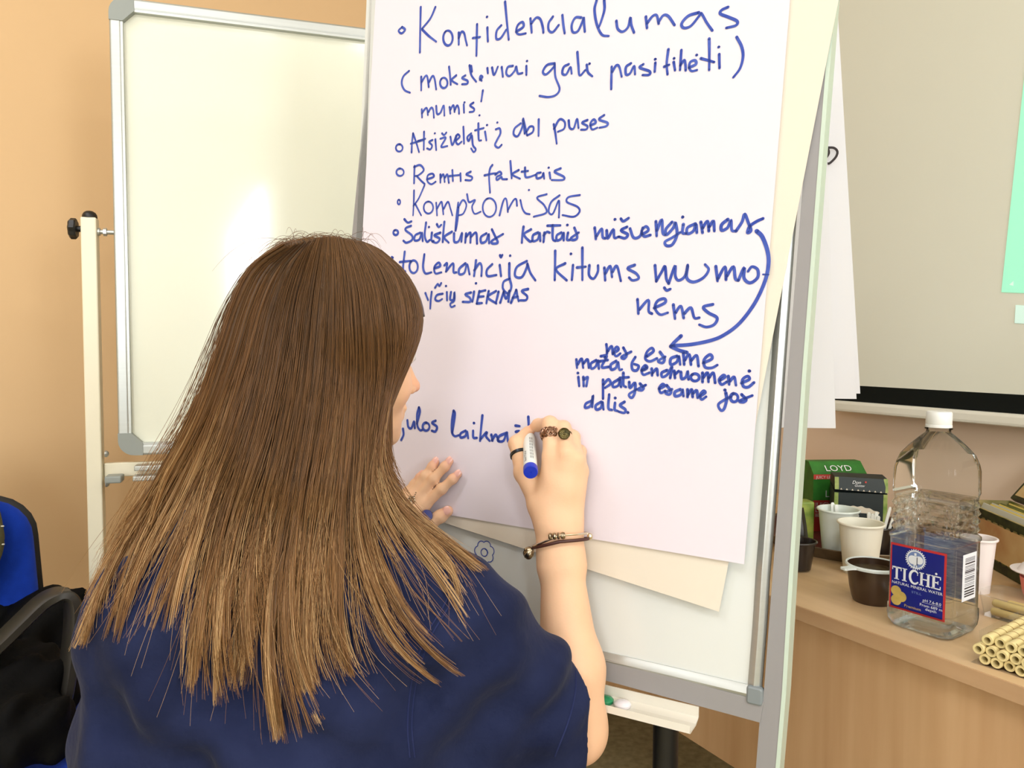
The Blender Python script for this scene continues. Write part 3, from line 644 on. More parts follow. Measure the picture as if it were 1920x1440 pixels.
# green and red lemon tea carton
def rect_on(mb, o, X, Y, x0, x1, y0, y1, nn, lift=.0006):
    mb.add([o + X * x0 + Y * y0 + nn * lift, o + X * x1 + Y * y0 + nn * lift, o + X * x1 + Y * y1 + nn * lift, o + X * x0 + Y * y1 + nn * lift], [(0, 1, 2, 3)])
m_tgreen = mat('carton_green', (52, 128, 40), rough=.45, var=.25, vscale=50, rgb2=(38, 104, 30)); m_tred = mat('carton_red', (158, 46, 40), rough=.45); m_tredb = mat('carton_bright_red', (212, 72, 62), rough=.45)
gx = at(1523, 985, 1.50); gx[2] = TZ
gr = at(1630, 985, 1.51); gr[2] = TZ
Xg = unit(gr - gx); Fg = np.array([Xg[1], -Xg[0], 0]); GW, GD, GH = .110, .045, .134
g = thing('tea_carton', 'green and red lemon tea carton standing at the tray back', 'tea box', gx + Xg * GW / 2 - Fg * GD / 2)
mb = MB(); c0 = gx - Fg * 0
P = lambda x, y, z: gx + Xg * x - Fg * y + Z * z
topi = .024
mb.cur = 0
mb.loft([[P(0, 0, 0), P(GW, 0, 0), P(GW, GD, 0), P(0, GD, 0)], [P(0, 0, GH - .02), P(GW, 0, GH - .02), P(GW, GD, GH - .02), P(0, GD, GH - .02)], [P(.001, topi, GH + .002), P(GW - .001, topi, GH + .002), P(GW - .001, GD, GH + .002), P(.001, GD, GH + .002)]])
obj('carton_body', mb, m_tgreen, g)
mb = MB(); o_ = gx.copy(); mb.cur = 0
rect_on(mb, o_, Xg, Z, 0, GW, 0, .062, Fg); mb.cur = 1; rect_on(mb, o_, Xg, Z, 0, GW, GH - .030, GH - .0205, Fg)
mb.cur = 2
put_text(mb, 'JUICY', .0125, o_ + Fg * .001 + Xg * .0045 + Z * .049, Xg, Z, align='LEFT'); put_text(mb, 'LEMON', .0125, o_ + Fg * .001 + Xg * .0045 + Z * .0385, Xg, Z, align='LEFT')
for k in range(3): rect_on(mb, o_, Xg, Z, .005, .034 - k * .004, .0345 - k * .0025, .0355 - k * .0025, Fg, .001)
put_text(mb, 'LOYD', .019, o_ + Fg * .001 + Xg * .024 + Z * .0685, Xg, Z, align='LEFT')
mb.cur = 3
put_text(mb, 'JUICY LEMON', .0078, o_ + Fg * .001 + Xg * .005 + Z * (GH - .0285), Xg, Z, align='LEFT')
sl = unit(-Fg * topi + Z * .022); sn = unit(np.cross(Xg, sl)); sn = sn if sn[2] > 0 else -sn
put_text(mb, 'LOYD', .021, o_ + Z * (GH - .0195) + Xg * .027 + sl * .006 + sn * .0012, Xg, sl, width=None, align='LEFT')
obj('carton_print', mb, [m_tred, m_tredb, m_grey_ink, m_white_ink], g)
# black tea carton with a torn perforated lid
m_tblack = mat('carton_black', (30, 40, 38), rough=.5); m_tlime = mat('carton_lime', (182, 190, 110), rough=.5, var=.3, vscale=60, rgb2=(120, 150, 60)); m_card = mat('raw_card', (232, 220, 196), rough=.8)
bx = at(1563, 980, 1.43); bx[2] = TZ; br_ = at(1655, 990, 1.41); br_[2] = TZ
Xk = unit(br_ - bx); Fk = np.array([Xk[1], -Xk[0], 0]); KW, KD, KH = .092, .05, .122
k_ = thing('tea_carton', 'black tea carton with torn perforated lid, behind the paper cups', 'tea box', bx + Xk * KW / 2 - Fk * KD / 2)
mb = MB(); mb.cur = 0
Q = lambda x, y, z: bx + Xk * x - Fk * y + Z * z
mb.loft([[Q(0, 0, 0), Q(KW, 0, 0), Q(KW, KD, 0), Q(0, KD, 0)], [Q(0, 0, .092), Q(KW, 0, .092), Q(KW, KD, .104), Q(0, KD, .104)]])
obj('carton_body', mb, m_tblack, k_)
mb = MB(); mb.cur = 0
mb.loft([[Q(0, -.003, .098), Q(KW, -.004, .095), Q(KW, KD, .105), Q(0, KD, .105)], [Q(0, .002, KH), Q(KW, .001, KH - .002), Q(KW, KD - .004, KH), Q(0, KD - .004, KH + .001)]])
lid = obj('torn_lid', mb, m_tblack, k_)
mb = MB(); mb.cur = 0
for x0, x1 in ((0, .007), (KW - .007, KW)):
    rect_on(mb, bx, Xk, Z, x0, x1, 0, .092, Fk)
    mb.add([Q(x0, -.0036, .0985 if x0 < .01 else .0955), Q(x1, -.0046 if x0 > .01 else -.004, .0985 if x0 < .01 else .0955), Q(x1, .0008, KH - .001), Q(x0, .0012, KH - .001)], [(0, 1, 2, 3)])
mb.cur = 1
for k in range(8):
    x = .009 + k * .0098; mb.add([Q(x, -.0045, .0985 - k * .0004), Q(x + .004, -.0045, .0983 - k * .0004), Q(x + .002, -.0045, .1015 - k * .0004)], [(0, 1, 2)])
wavy = [(.001, .056)] + [(.001 + .078 * t, .0675 - .010 * max(0, t - .6) / .4 * (t) + .0009 * math.sin(t * 34)) for t in np.linspace(0, 1, 30)] + [(.078, .0545)]
mb.add([bx + Xk * a + Z * b + Fk * .0006 for a, b in wavy], [tuple(range(len(wavy)))])
mb.cur = 2
nl = unit(np.cross(Xk, Q(0, .002, KH) - Q(0, -.003, .098))); nl = nl if np.dot(nl, Fk) > 0 else -nl
Yl = unit(Q(0, .002, KH) - Q(0, -.003, .098))
put_text(mb, 'Don', .0085, Q(.030, .0, .1095) + nl * .0016, Xk, Yl, align='LEFT', skew=.3); put_text(mb, 'Gustav', .0062, Q(.034, -.001, .1045) + nl * .0016, Xk, Yl, align='LEFT', skew=.3)
for k in range(3): rect_on(mb, bx, Xk, Z, .010 + k * .002, .044 + k * .006, .048 - k * .0065, .0505 - k * .0065, Fk, .0008)
mb.cur = 3; mb.add([Q(.0535 + .0018 * math.cos(a_), -.001, .1135 + .0018 * math.sin(a_)) + nl * .0016 for a_ in np.linspace(0, 2 * PI, 13)[:-1]], [tuple(range(12))])
obj('carton_print', mb, [m_tlime, m_card, m_white_ink, m_tredb], k_)
# yellow green tea packet and dark things half hidden by the easel rail
yx = at(1507, 975, 1.36); yx[2] = TZ
mb = MB(); mb.box(yx + Z * .045 - np.array([.012, 0, 0]), (.05, .03, .09), (Xg, Fg, Z), .003)
tag(obj('tea_packet', mb, mat('packet_yellow_green', (176, 186, 84), rough=.5, var=.4, vscale=35, rgb2=(92, 128, 40))), 'yellow green tea packet half hidden behind the easel rail', 'tea packet')
m_dkcup = mat('dark_brown_plastic', (38, 30, 26), rough=.28, coat=.3); m_olive = mat('dark_pouch_foil', (52, 46, 32), rough=.35, var=.6, vscale=30, bump=.4, bscale=50)
px_ = at(1497, 985, 1.30); px_[2] = TZ
mb = MB(); rings = []
for h, rx, ry in ((0, .016, .012), (.03, .018, .013), (.06, .014, .009), (.082, .010, .004), (.09, .0085, .0015)):
    rings.append([px_ + Xg * rx * math.cos(a_) + Fg * ry * math.sin(a_) * (1 + .2 * math.cos(5 * a_)) + Z * h for a_ in np.linspace(0, 2 * PI, 25)[:-1]])
mb.loft(rings); tag(obj('foil_pouch', mb, m_olive, None, True), 'dark crumpled foil pouch beside the easel rail on the tray', 'pouch')

def cup(name, base, r0, r1, h, m_in, label, cat, group=None, rim=.0022, wall=.0006):
    t = thing(name, label, cat, base, 0, group)
    mb = MB(); mb.lathe([(.0005, .003), (r0 - .001, .003), (r1 - wall, h), (r1, h), (r0, 0), (r0 - .0015, 0), (r0 - .002, .0028), (.0005, .0028)][::-1], 40); obj('cup_wall', mb, m_in, t, True, True)
    mb = MB(); mb.lathe([(r1 - wall + rim * (1 - math.cos(a_)) * .8 , h - .001 + rim * math.sin(a_) * .9) for a_ in np.linspace(-.6, PI + .9, 12)][::-1], 40); obj('rolled_rim', mb, m_in, t, True, True)
    return t
m_cupm = mat('mint_white_paper', (232, 240, 232), rough=.5); m_cupw = mat('cream_white_paper', (242, 238, 220), rough=.5); m_cupp = mat('pinkish_white_paper', (240, 230, 226), rough=.5)
ca = at(1572, 963, 1.33); ca[2] = TZ + .0005
cup('paper_cup', ca, .0245, .0330, .081, m_cupm, 'minty white paper cup standing on the tray by the black carton', 'cup', 'white paper cups')
cbp = on_z(1614, 1075, DZ); cbp = cbp + np.array([0, .004, 0])
cup('paper_cup', cbp, .0250, .0338, .083, m_cupw, 'cream white paper cup standing on the desk in front of the tray', 'cup', 'white paper cups')
ccp = on_z(1832, 1108, DZ)
cup('paper_cup', ccp, .0165, .0228, .082, m_cupp, 'narrow pinkish white paper cup right of the water bottle', 'cup', 'white paper cups')
m_stick = mat('white_plastic_stick', (238, 240, 232), rough=.35)
dkc = at(1643, 1010, 1.30); dkc[2] = TZ + .0003
cup('stirrer_cup', dkc, .020, .028, .06, m_dkcup, 'dark plastic cup holding white stirrers behind the cream cup', 'cup')
dk2 = at(1500, 1012, 1.25); dk2[2] = TZ + .0003
cup('dark_cup', dk2, .018, .0245, .046, m_dkcup, 'dark plastic cup on the tray beside the easel rail', 'cup')
def stick(p_top, base, label, wd=.0022, g='white stirring sticks'):
    mb = MB(); d = unit(p_top - base); X_ = unit(np.cross(d, FW)); Y_ = np.cross(X_, d)
    rings = [[p + X_ * a * wd + Y_ * b * .0009 for a, b in ((-1, -1), (1, -1), (1.0, 1), (-1, 1))] for p in (base, base + (p_top - base) * .97)] + [[p_top + X_ * a * wd * .6 + Y_ * b * .0008 for a, b in ((-1, -1), (1, -1), (1, 1), (-1, 1))]]
    mb.loft(rings); tag(obj('stirring_stick', mb, m_stick), label, 'stirrer', g)
sb = dkc + Z * .006
for (x, y, dx, dy, wd, lb) in ((1669, 951, .002, 0, .0024, 'upper of two thin white stirring sticks leaning right'), (1677, 963, .006, -.004, .0022, 'lower of two thin white stirring sticks leaning right, near the bottle'),
                           (1629, 961, -.009, 0, .003, 'leftmost broad white stirrer above the cream cup'), (1636, 964, -.004, .006, .003, 'second broad white stirrer from the left above the cream cup'), (1643, 960, .0, -.005, .003, 'third broad white stirrer, before the black carton edge'), (1647, 968, .003, .008, .003, 'rightmost broad white stirrer above the cream cup')):
    stick(at(x, y, 1.27), sb + np.array([dx, dy, 0]), lb, wd)
stick(at(1561, 942, 1.355), ca + np.array([.0, .014, .006]), 'left white stick inside the minty cup', .003, 'sticks in the minty cup'); stick(at(1568, 946, 1.35), ca + np.array([.008, .010, .006]), 'right white stick inside the minty cup', .003, 'sticks in the minty cup')

# brown plastic cup with white rim and tab handle
kb = on_z(1636, 1136, DZ); kb = kb + unit(np.array([kb[0], kb[1], 0])) * .024
kc = thing('coffee_cup', 'brown plastic coffee cup with white rim and tab handle, left of the bottle', 'cup', kb)
KR = .0365; KHH = .054
mb = MB(); pr = [(.0265, 0), (.029, .006), (.0325, .022), (.0348, .04), (KR - .001, KHH)]
mb.lathe([(.0005, .002)] + [(r_ - .001, max(h_, .002)) for r_, h_ in pr] + pr[::-1] + [(.0005, 0)], 40); me_ = obj('cup_body', mb, mat('brown_plastic', (62, 42, 26), rough=.3, coat=.2), kc, True, True)
mb = MB(); mb.lathe([(KR - .0016, KHH - .001), (KR - .001, KHH + .0012), (KR + .001, KHH + .0014), (KR + .0022, KHH - .0004), (KR + .0016, KHH - .0034), (KR - .0004, KHH - .0036)], 40)
m_rimw = mat('white_rim_plastic', (232, 240, 238), rough=.3); obj('white_rim', mb, m_rimw, kc, True, True)
mb = MB(); hd = -np.array([.94, .30, 0]); hx = np.array([-hd[1], hd[0], 0])
rings = []
for t_, wd in ((KR - .001, .009), (KR + .006, .0062), (KR + .012, .0058), (KR + .017, .0064), (KR + .0195, .0045)):
    rings.append([hd * t_ + hx * a + Z * (KHH - .002 + b) for a, b in ((-wd, .0014), (wd, .0014), (wd * .9, -.0016), (-wd * .9, -.0016))])
mb.loft(rings); obj('tab_handle', mb, m_rimw, kc, False, True)
mb = MB(); mb.lathe([(.0005, KHH - .009), (.0345, KHH - .009), (.0345, KHH - .012), (.0005, KHH - .012)][::-1], 40); obj('coffee', mb, mat('coffee_surface', (96, 84, 58), rough=.15, var=.5, vscale=70, rgb2=(52, 34, 20)), kc, True, True)

# ------------------------------------------------------------------ water bottle
m_pet = mat_clear('clear_pet', (250, 251, 250), .19, .05)
m_water = bpy.data.materials.new('water'); m_water.use_nodes = True
_nt = m_water.node_tree; _b = _nt.nodes['Principled BSDF']; _b.inputs['Transmission Weight'].default_value = 1; _b.inputs['IOR'].default_value = 1.33; _b.inputs['Roughness'].default_value = 0; _b.inputs['Base Color'].default_value = (.98, .99, 1, 1)
_t = _nt.nodes.new('ShaderNodeBsdfTransparent'); _t.inputs[0].default_value = (.97, .985, .985, 1); _x = _nt.nodes.new('ShaderNodeMixShader'); _x.inputs[0].default_value = .42
_nt.links.new(_t.outputs[0], _x.inputs[1]); _nt.links.new(_b.outputs[0], _x.inputs[2]); _nt.links.new(_x.outputs[0], _nt.nodes['Material Output'].inputs[0])
bb = on_z(1747, 1176, DZ)
BANG = math.atan2(-.82, .57)
bot = thing('water_bottle', 'large square clear water bottle with blue label and white cap', 'bottle', bb, BANG)
BW = .0425
def sq_ring(h, hw, corner, seg=12, relief=0.0, ph=0):
    """rounded square outline, corner = radius of the corner arcs"""
    out = []; side = hw - corner
    for q in range(4):
        a0 = q * PI / 2
        for k in range(seg):
            a = a0 + (PI / 2) * k / seg
            cx = side * (1 if q in (0, 3) else -1); cy = side * (1 if q in (0, 1) else -1)
            out.append((cx + corner * math.cos(a), cy + corner * math.sin(a), h))
        # straight run to the next corner
        x1, y1, _ = out[-1]
        a = a0 + PI / 2; cx = side * (1 if q in (0, 3) else -1); cy = side * (1 if q in (0, 1) else -1)
        p0 = np.array((cx + corner * math.cos(a), cy + corner * math.sin(a)))
        q2 = (q + 1) % 4; cx2 = side * (1 if q2 in (0, 3) else -1); cy2 = side * (1 if q2 in (0, 1) else -1)
        p1 = np.array((cx2 + corner * math.cos(a), cy2 + corner * math.sin(a)))
        for k in range(10):
            p = p0 + (p1 - p0) * k / 10; out.append((p[0], p[1], h))
    return out
def relief_ring(h, hw, corner, kv, odd):
    R = sq_ring(h, hw, corner); n_ = len(R); res = []
    for j, (x, y, z) in enumerate(R):
        t = (j / 4.0 + (.5 if odd else 0)) % 1.0; kh = 1 - abs(2 * t - 1); s_ = 1 + .0028 * min(kh, kv) / hw; res.append((x * s_, y * s_, z))
    return res
BR = [sq_ring(.004, .026, .020), sq_ring(.0, .033, .018), sq_ring(.003, .0395, .016), sq_ring(.010, .0420, .013), sq_ring(.018, BW, .011), sq_ring(.030, BW - .0002, .011), sq_ring(.031, BW - .0012, .011), sq_ring(.118, BW - .0012, .011), sq_ring(.120, BW, .011), sq_ring(.124, BW, .011), sq_ring(.128, BW - .0035, .011)]
for i in range(17):
    BR.append(relief_ring(.129 + i * .0026, BW - .0038, .011, 1 - abs((i % 4) / 2 - 1), (i // 4) % 2))
BR += [sq_ring(.174, BW - .0035, .011), sq_ring(.178, BW - .0025, .012), sq_ring(.181, BW - .0006, .016), sq_ring(.186, BW - .0002, .018), sq_ring(.210, BW - .0004, .019), sq_ring(.218, BW - .0015, .0195), sq_ring(.230, .0372, .019), sq_ring(.242, .0292, .018), sq_ring(.254, .0190, .0150), sq_ring(.258, .0152, .0145), sq_ring(.260, .0142, .0140), sq_ring(.2628, .0142, .0140), sq_ring(.2632, .0162, .016), sq_ring(.2646, .0162, .016), sq_ring(.265, .0132, .013), sq_ring(.276, .0132, .013)]
mb = MB(); mb.loft([[np.array(p) for p in r] for r in BR], True, False); obj('bottle_shell', mb, m_pet, bot, True, True, 10)
mb = MB(); inn = [(np.array(r) * np.array([.985, .985, 1]))for r in BR[2:29]]
cut = [r for r in inn if r[0][2] <= .172]; tops = np.array(sq_ring(.175, BW - .0045, .011))
mb.loft([[p for p in (np.array(BR[1]) * np.array([.96, .96, 1]) + np.array([0, 0, .0016]))]] + [list(r) for r in cut] + [list(tops)], True, True); obj('water', mb, m_water, bot, True, True, 28)
mb = MB(); prof = [(.0149, .2655), (.0156, .2655), (.0156, .2685), (.0150, .2690), (.0152, .2695), (.0152, .2835), (.0142, .2858), (.0005, .2862)]
rings = []
for r_, h_ in prof: rings.append([np.array((r_ * math.cos(a_), r_ * math.sin(a_), h_)) * np.array([1 + (.012 * (j % 2) if .269 < h_ < .285 else 0)] * 2 + [1]) for j, a_ in enumerate(np.linspace(0, 2 * PI, 97)[:-1])])
mb.loft(rings, True, False); obj('screw_cap', mb, mat('white_cap_plastic', (238, 238, 234), rough=.4), bot, True, True)
# printed label on the front, bar code on the side
m_lred = mat('label_red', (196, 52, 52), rough=.4); m_lblue = mat('label_blue', (16, 24, 128), rough=.4, var=.25, vscale=30, rgb2=(22, 36, 120)); m_lwhite = mat('label_white', (232, 236, 244), rough=.4); m_lgold = mat('label_gold', (206, 178, 98), rough=.4, var=.2, vscale=120); m_lblack = mat('label_black', (30, 30, 46), rough=.4); m_lpale = mat('label_pale_blue', (120, 140, 190), rough=.4)
X_ = np.array([1., 0, 0]); Ym = np.array([0., -1, 0])
mb = MB(); fo = np.array([0, -(BW - .0007), 0.0]); lx0, lx1, lz0, lz1 = -.0365, .0345, .030, .1165; fo = fo - Z * .004 + X_ * .001
def lr(x0, x1, z0, z1, lift): rect_on(mb, fo, X_, Z, x0, x1, z0, z1, Ym, lift)
def disc(cx, cz, r, lift, n=28): mb.add([fo + X_ * (cx + r * math.cos(a_)) + Z * (cz + r * math.sin(a_)) + Ym * lift for a_ in np.linspace(0, 2 * PI, n + 1)[:-1]], [tuple(range(n))])
mb.cur = 0; lr(lx0, lx1, lz0, lz1, .0); mb.cur = 1; lr(lx0 + .002, lx1 - .0028, lz0 + .0025, lz1 - .003, .0003)
cxm = -.0035; mb.cur = 2
for k in range(28):
    a_ = 2 * PI * k / 28; disc(cxm + .0128 * math.cos(a_), .1005 + .0128 * math.sin(a_), .0007, .0005, 6)
disc(cxm, .1005, .0120, .0005); mb.cur = 5; disc(cxm, .1005, .0103, .0006); mb.cur = 2; disc(cxm - .004, .0995, .0056, .0007); disc(cxm + .0045, .1005, .0052, .0007)
mb.cur = 2
for (px0, pz0, pw, ph_) in ((-.0018, .1055, .0028, .0034), (-.0026, .0935, .0044, .0115), (-.0022, .0905, .0014, .004), (.0008, .0905, .0014, .004)):
    rect_on(mb, fo, X_, Z, cxm + px0, cxm + px0 + pw, pz0, pz0 + ph_, Ym, .0008)
mb.cur = 4; rect_on(mb, fo, X_, Z, cxm + .0015, cxm + .0024, .093, .104, Ym, .0009)
mb.cur = 2
# serif word in the label: letters from thick and thin bars
def bars(L, ox, oz, k):
    for (x0, z0, x1, z1) in L: rect_on(mb, fo, X_, Z, ox + x0 * k, ox + x1 * k, oz + z0 * k, oz + z1 * k, Ym, .0006)
k = .0168; wz = .069
T = [(.28, 0, .46, 1), (0, .88, .74, 1), (0, .72, .07, 1), (.67, .72, .74, 1), (.18, 0, .56, .06)]
I = [(.1, 0, .28, 1), (0, 0, .38, .07), (0, .93, .38, 1)]
Hh_ = [(.08, 0, .26, 1), (.58, 0, .76, 1), (.2, .46, .6, .55), (0, 0, .34, .07), (0, .93, .34, 1), (.5, 0, .84, .07), (.5, .93, .84, 1)]
E_ = [(.08, 0, .27, 1), (0, 0, .7, .09), (0, .91, .7, 1), (.2, .46, .52, .56), (.63, 0, .7, .26), (.63, .76, .7, 1), (.46, .38, .52, .64)]
bars(T, -.0335, wz, k); bars(I, -.0203, wz, k); bars(Hh_, .0018, wz, k); bars(E_, .0168, wz, k)
cc_ = [(-.0042 + .0058 * math.cos(a_), wz + .0084 + .0084 * math.sin(a_)) for a_ in np.linspace(.85, 2 * PI - .75, 24)]
ribbon(mb, cc_, [.0012 + .0020 * abs(math.cos(a_ / 2 * 1.0 - PI / 2)) for a_ in np.linspace(.85, 2 * PI - .75, 24)], fo, X_, Z, Ym, .0006)
rect_on(mb, fo, X_, Z, -.0008, .0000, wz + .0112, wz + .0158, Ym, .0006); disc(.0226, wz + .0195, .0015, .0006, 12)
put_text(mb, 'NATURAL MINERAL WATER', .0052, fo + X_ * -.001 + Z * .0628 + Ym * .0006, X_, Z, width=.064)
put_text(mb, 'pH 7.6-8.0', .0050, fo + X_ * .0185 + Z * .0493 + Ym * .0006, X_, Z, width=.0225); rect_on(mb, fo, X_, Z, .006, .030, .0478, .0481, Ym, .0006)
put_text(mb, 'From 689 m', .0050, fo + X_ * .0175 + Z * .0428 + Ym * .0006, X_, Z, width=.0275); put_text(mb, 'depth', .0050, fo + X_ * .0175 + Z * .0385 + Ym * .0006, X_, Z, width=.0135)
mb.cur = 5; put_text(mb, 'STILL', .0042, fo + X_ * -.001 + Z * .0562 + Ym * .0006, X_, Z, width=.0125)
mb.cur = 3
disc(-.0275, .0535, .0068, .0005); disc(-.0205, .0475, .0068, .0006); disc(-.027, .0415, .0068, .0007)
put_text(mb, 'Premium', .0052, fo + X_ * -.0055 + Z * .0357 + Ym * .0006, X_, Z, width=.021)
obj('front_label', mb, [m_lred, m_lblue, m_lwhite, m_lgold, m_lblack, m_lpale], bot, False, True)
mb = MB(); so = np.array([BW - .0007, 0, 0]); Yp = np.array([0., 1, 0])
mb.cur = 0; rect_on(mb, so, Yp, Z, -.014, .022, .048, .108, X_, .0002)
mb.cur = 1; zz = .053; rr_ = random.Random(5)
while zz < .103:
    h_ = rr_.choice((.0006, .001, .0018)); rect_on(mb, so, Yp, Z, -.008, .018, zz, zz + h_, X_, .0004); zz += h_ + rr_.choice((.0008, .0014, .002))
obj('bar_code_label', mb, [m_lwhite, m_lblack], bot, False, True)
mb = MB(); mb.cur = 0; mb.slab([np.array((x, BW - .0009, z)) for x, z in ((.034, .034), (-.034, .034), (-.034, .115), (.034, .115))], Yp, .0002); obj('back_label', mb, mat('back_label_blue', (70, 86, 150), rough=.5, var=.5, vscale=60, vstretch=(1, 1, 9), rgb2=(190, 200, 220)), bot, False, True)

# ------------------------------------------------------------------ tea chest (open tin-look box), lid leaning back
m_vint = mat('vintage_print_paper', (200, 176, 122), rough=.55, var=.6, vscale=22, rgb2=(96, 104, 44), coord='Object')
m_vint2 = mat('vintage_print_light', (226, 202, 146), rough=.55, var=.5, vscale=10, rgb2=(190, 132, 84))
m_vdark = mat('vintage_print_edge', (66, 74, 34), rough=.55, var=.7, vscale=45, rgb2=(24, 26, 14))
A_ = on_z(1846, 1058, DZ); Bv = on_z(1925, 1103, DZ); Xt = unit(Bv - A_); Ft = np.array([Xt[1], -Xt[0], 0]); TW, TD = .28, .085
A_ = A_ - Xt * .095
th_ = .092
chest = thing('tea_chest', 'open patterned tea box with raised lid at the right edge of the desk', 'tea box', A_ + Xt * TW / 2 - Ft * TD / 2)
V = lambda x, y, z: A_ + Xt * x - Ft * y + Z * z
mb = MB()
for (x0, x1, y0, y1) in ((0, TW, 0, .004), (0, TW, TD - .004, TD), (0, .004, .004, TD - .004), (TW - .004, TW, .004, TD - .004)):
    mb.box(V((x0 + x1) / 2, (y0 + y1) / 2, th_ / 2 + .0005), (x1 - x0, y1 - y0, th_), (Xt, Ft, Z))
mb.box(V(TW / 2, TD / 2, .003), (TW - .008, TD - .008, .004), (Xt, Ft, Z)); obj('box_body', mb, m_vint, chest)
mb = MB()
rect_on(mb, V(0, 0, 0), Xt, Z, .012, TW - .012, .018, th_ - .016, Ft, .0006); obj('front_panel', mb, m_vint2, chest)
mb = MB()
for z0, z1 in ((.0008, .016), (th_ - .013, th_)): rect_on(mb, V(0, 0, 0), Xt, Z, 0, TW, z0, z1, Ft, .0009)
for k in range(26):
    x = .006 + k * .01; z0 = (.016, th_ - .013)[k % 2]; r_ = .003 + .004 * rr_.random()
    mb.add([V(x + r_ * math.cos(a_), 0, z0 + r_ * .7 * math.sin(a_)) + Ft * .0009 for a_ in np.linspace(0, 2 * PI, 9)[:-1]], [tuple(range(8))])
obj('leafy_border', mb, m_vdark, chest)
lx = [x for x in np.linspace(0, .15, 151) if 960 + FOC * np.dot(V(x, TD, th_) - CAM, RT) / np.dot(V(x, TD, th_) - CAM, FW) < 1876] or [0.0]; lx = lx[-1]
mb = MB(); tl = math.radians(38); ld = -Ft * math.sin(tl) + Z * math.cos(tl); ln = unit(np.cross(Xt, ld)); ln = ln if np.dot(ln, Ft) > 0 else -ln
lw = TW - lx; mb.box(V(lx + lw / 2, TD + .004, th_ + .002) + ld * .075, (lw, .012, .15), (Xt, ln, ld), .002); lidt = obj('raised_lid', mb, m_vdark, chest)
mb = MB(); mb.box(V(lx + lw / 2, TD + .004, th_ + .002) + ld * .075 + ln * .0065, (lw - .018, .001, .134), (Xt, ln, ld)); obj('lid_lining', mb, m_vint2, lidt)
m_env1 = mat('tea_envelope_grey', (206, 208, 198), rough=.5); m_env2 = mat('tea_envelope_yellow', (236, 214, 116), rough=.5); m_env3 = mat('tea_envelope_green', (122, 132, 60), rough=.4, var=.5, vscale=60)
for k in range(7):
    y = .011 + k * .0072; mb = MB(); lean = math.radians(24); d_ = -Ft * math.sin(lean) + Z * math.cos(lean)
    c = V(TW / 2 - .02 + .01 * (k % 2), y, .034) + d_ * .030
    mb.box(c, (TW - .065, .0042, .062), (Xt, unit(np.cross(Xt, d_)), d_), .0012)
    tag(obj('tea_envelope', mb, (m_env1, m_env2, m_env1, m_env2, m_env3, m_env3, m_env2)[k]), ('grey tea envelope frontmost in the tea box', 'yellow tea envelope right behind the front grey one', 'second grey tea envelope from the front of the tea box', 'second yellow tea envelope from the front of the tea box', 'green foil tea envelope in the middle of the tea box', 'green foil tea envelope nearer the lid', 'yellow tea envelope against the raised lid')[k], 'tea bag', 'tea envelopes in the open box')

# ------------------------------------------------------------------ pink cup under a white saucer-like lid at the right edge
pc = on_z(1926, 1114, DZ) + np.array([.0, -.030, 0])
pk = thing('pink_cup', 'coral pink cup with wide white rim at the right picture edge', 'cup', pc)
mb = MB(); mb.lathe([(.0005, 0), (.020, 0), (.024, .012), (.0275, .034), (.0268, .034), (.0005, .006)], 36); obj('cup_body', mb, mat('coral_plastic', (238, 132, 122), rough=.4), pk, True, True)
mb = MB(); mb.lathe([(.020, .036), (.024, .036), (.030, .040), (.0395, .043), (.0400, .0445), (.031, .0425), (.025, .052), (.0225, .053), (.021, .051)], 40); obj('white_rim', mb, mat('white_translucent_plastic', (240, 232, 230), rough=.35), pk, True, True)
mb = MB(); mb.lathe([(.0005, .045), (.0208, .045), (.0208, .044), (.0005, .044)][::-1], 32); obj('pink_filling', mb, mat('pink_drink', (236, 108, 104), rough=.3), pk, True, True)

# ------------------------------------------------------------------ wafer rolls and bread sticks in clear trays
m_clr = mat_clear('clear_tray_plastic', (246, 247, 244), .22, .06, .05)
ra = unit(np.array([.81, .586, 0])); rb = np.array([ra[1], -ra[0], 0])
RR = .0061
m_waf = mat('wafer_roll', (232, 214, 154), rough=.65, var=.12, vscale=60)
m_wafl = mat('wafer_dark_line', (150, 116, 66), rough=.7)
def roll_mesh():
    mb = MB(); Lr = .115; mb.cur = 0; prof = []
    mb.lathe([(RR * .58, .0), (RR * .97, 0), (RR, .0008)] + [(RR * (1 - .01 * (i % 2)), .0008 + (Lr - .0016) * i / 12) for i in range(1, 13)] + [(RR * .97, Lr), (RR * .58, Lr), (RR * .56, 0.0)], 20, (0, 0, 0))
    mb.cur = 1
    sp = [(RR * 1.015 * math.cos(t), RR * 1.015 * math.sin(t), .004 + .0185 * t / (2 * PI)) for t in np.linspace(0, 2 * PI * 5.9, 120)]
    mb.tube([np.array(p) for p in sp], .00042, 5)
    return mesh_from('wafer_roll', mb, [m_waf, m_wafl], True, 40)
rm = roll_mesh()
st0 = on_z(1847, 1236, DZ + RR + .0016)
lay = [[(i, 0, random.uniform(-.003, .003)) for i in range(6)], [(i - .5, 1, random.uniform(-.004, .003)) for i in range(6)], [(i, 2, .004 + random.uniform(-.003, .004)) for i in range(5)]]
rows = ('bottom', 'middle', 'top'); ordn = ('leftmost', 'second from left', 'third from left', 'fourth from left', 'fifth from left', 'rightmost')
rot = Vector(tuple(ra)).to_track_quat('Z', 'Y').to_matrix().to_4x4()
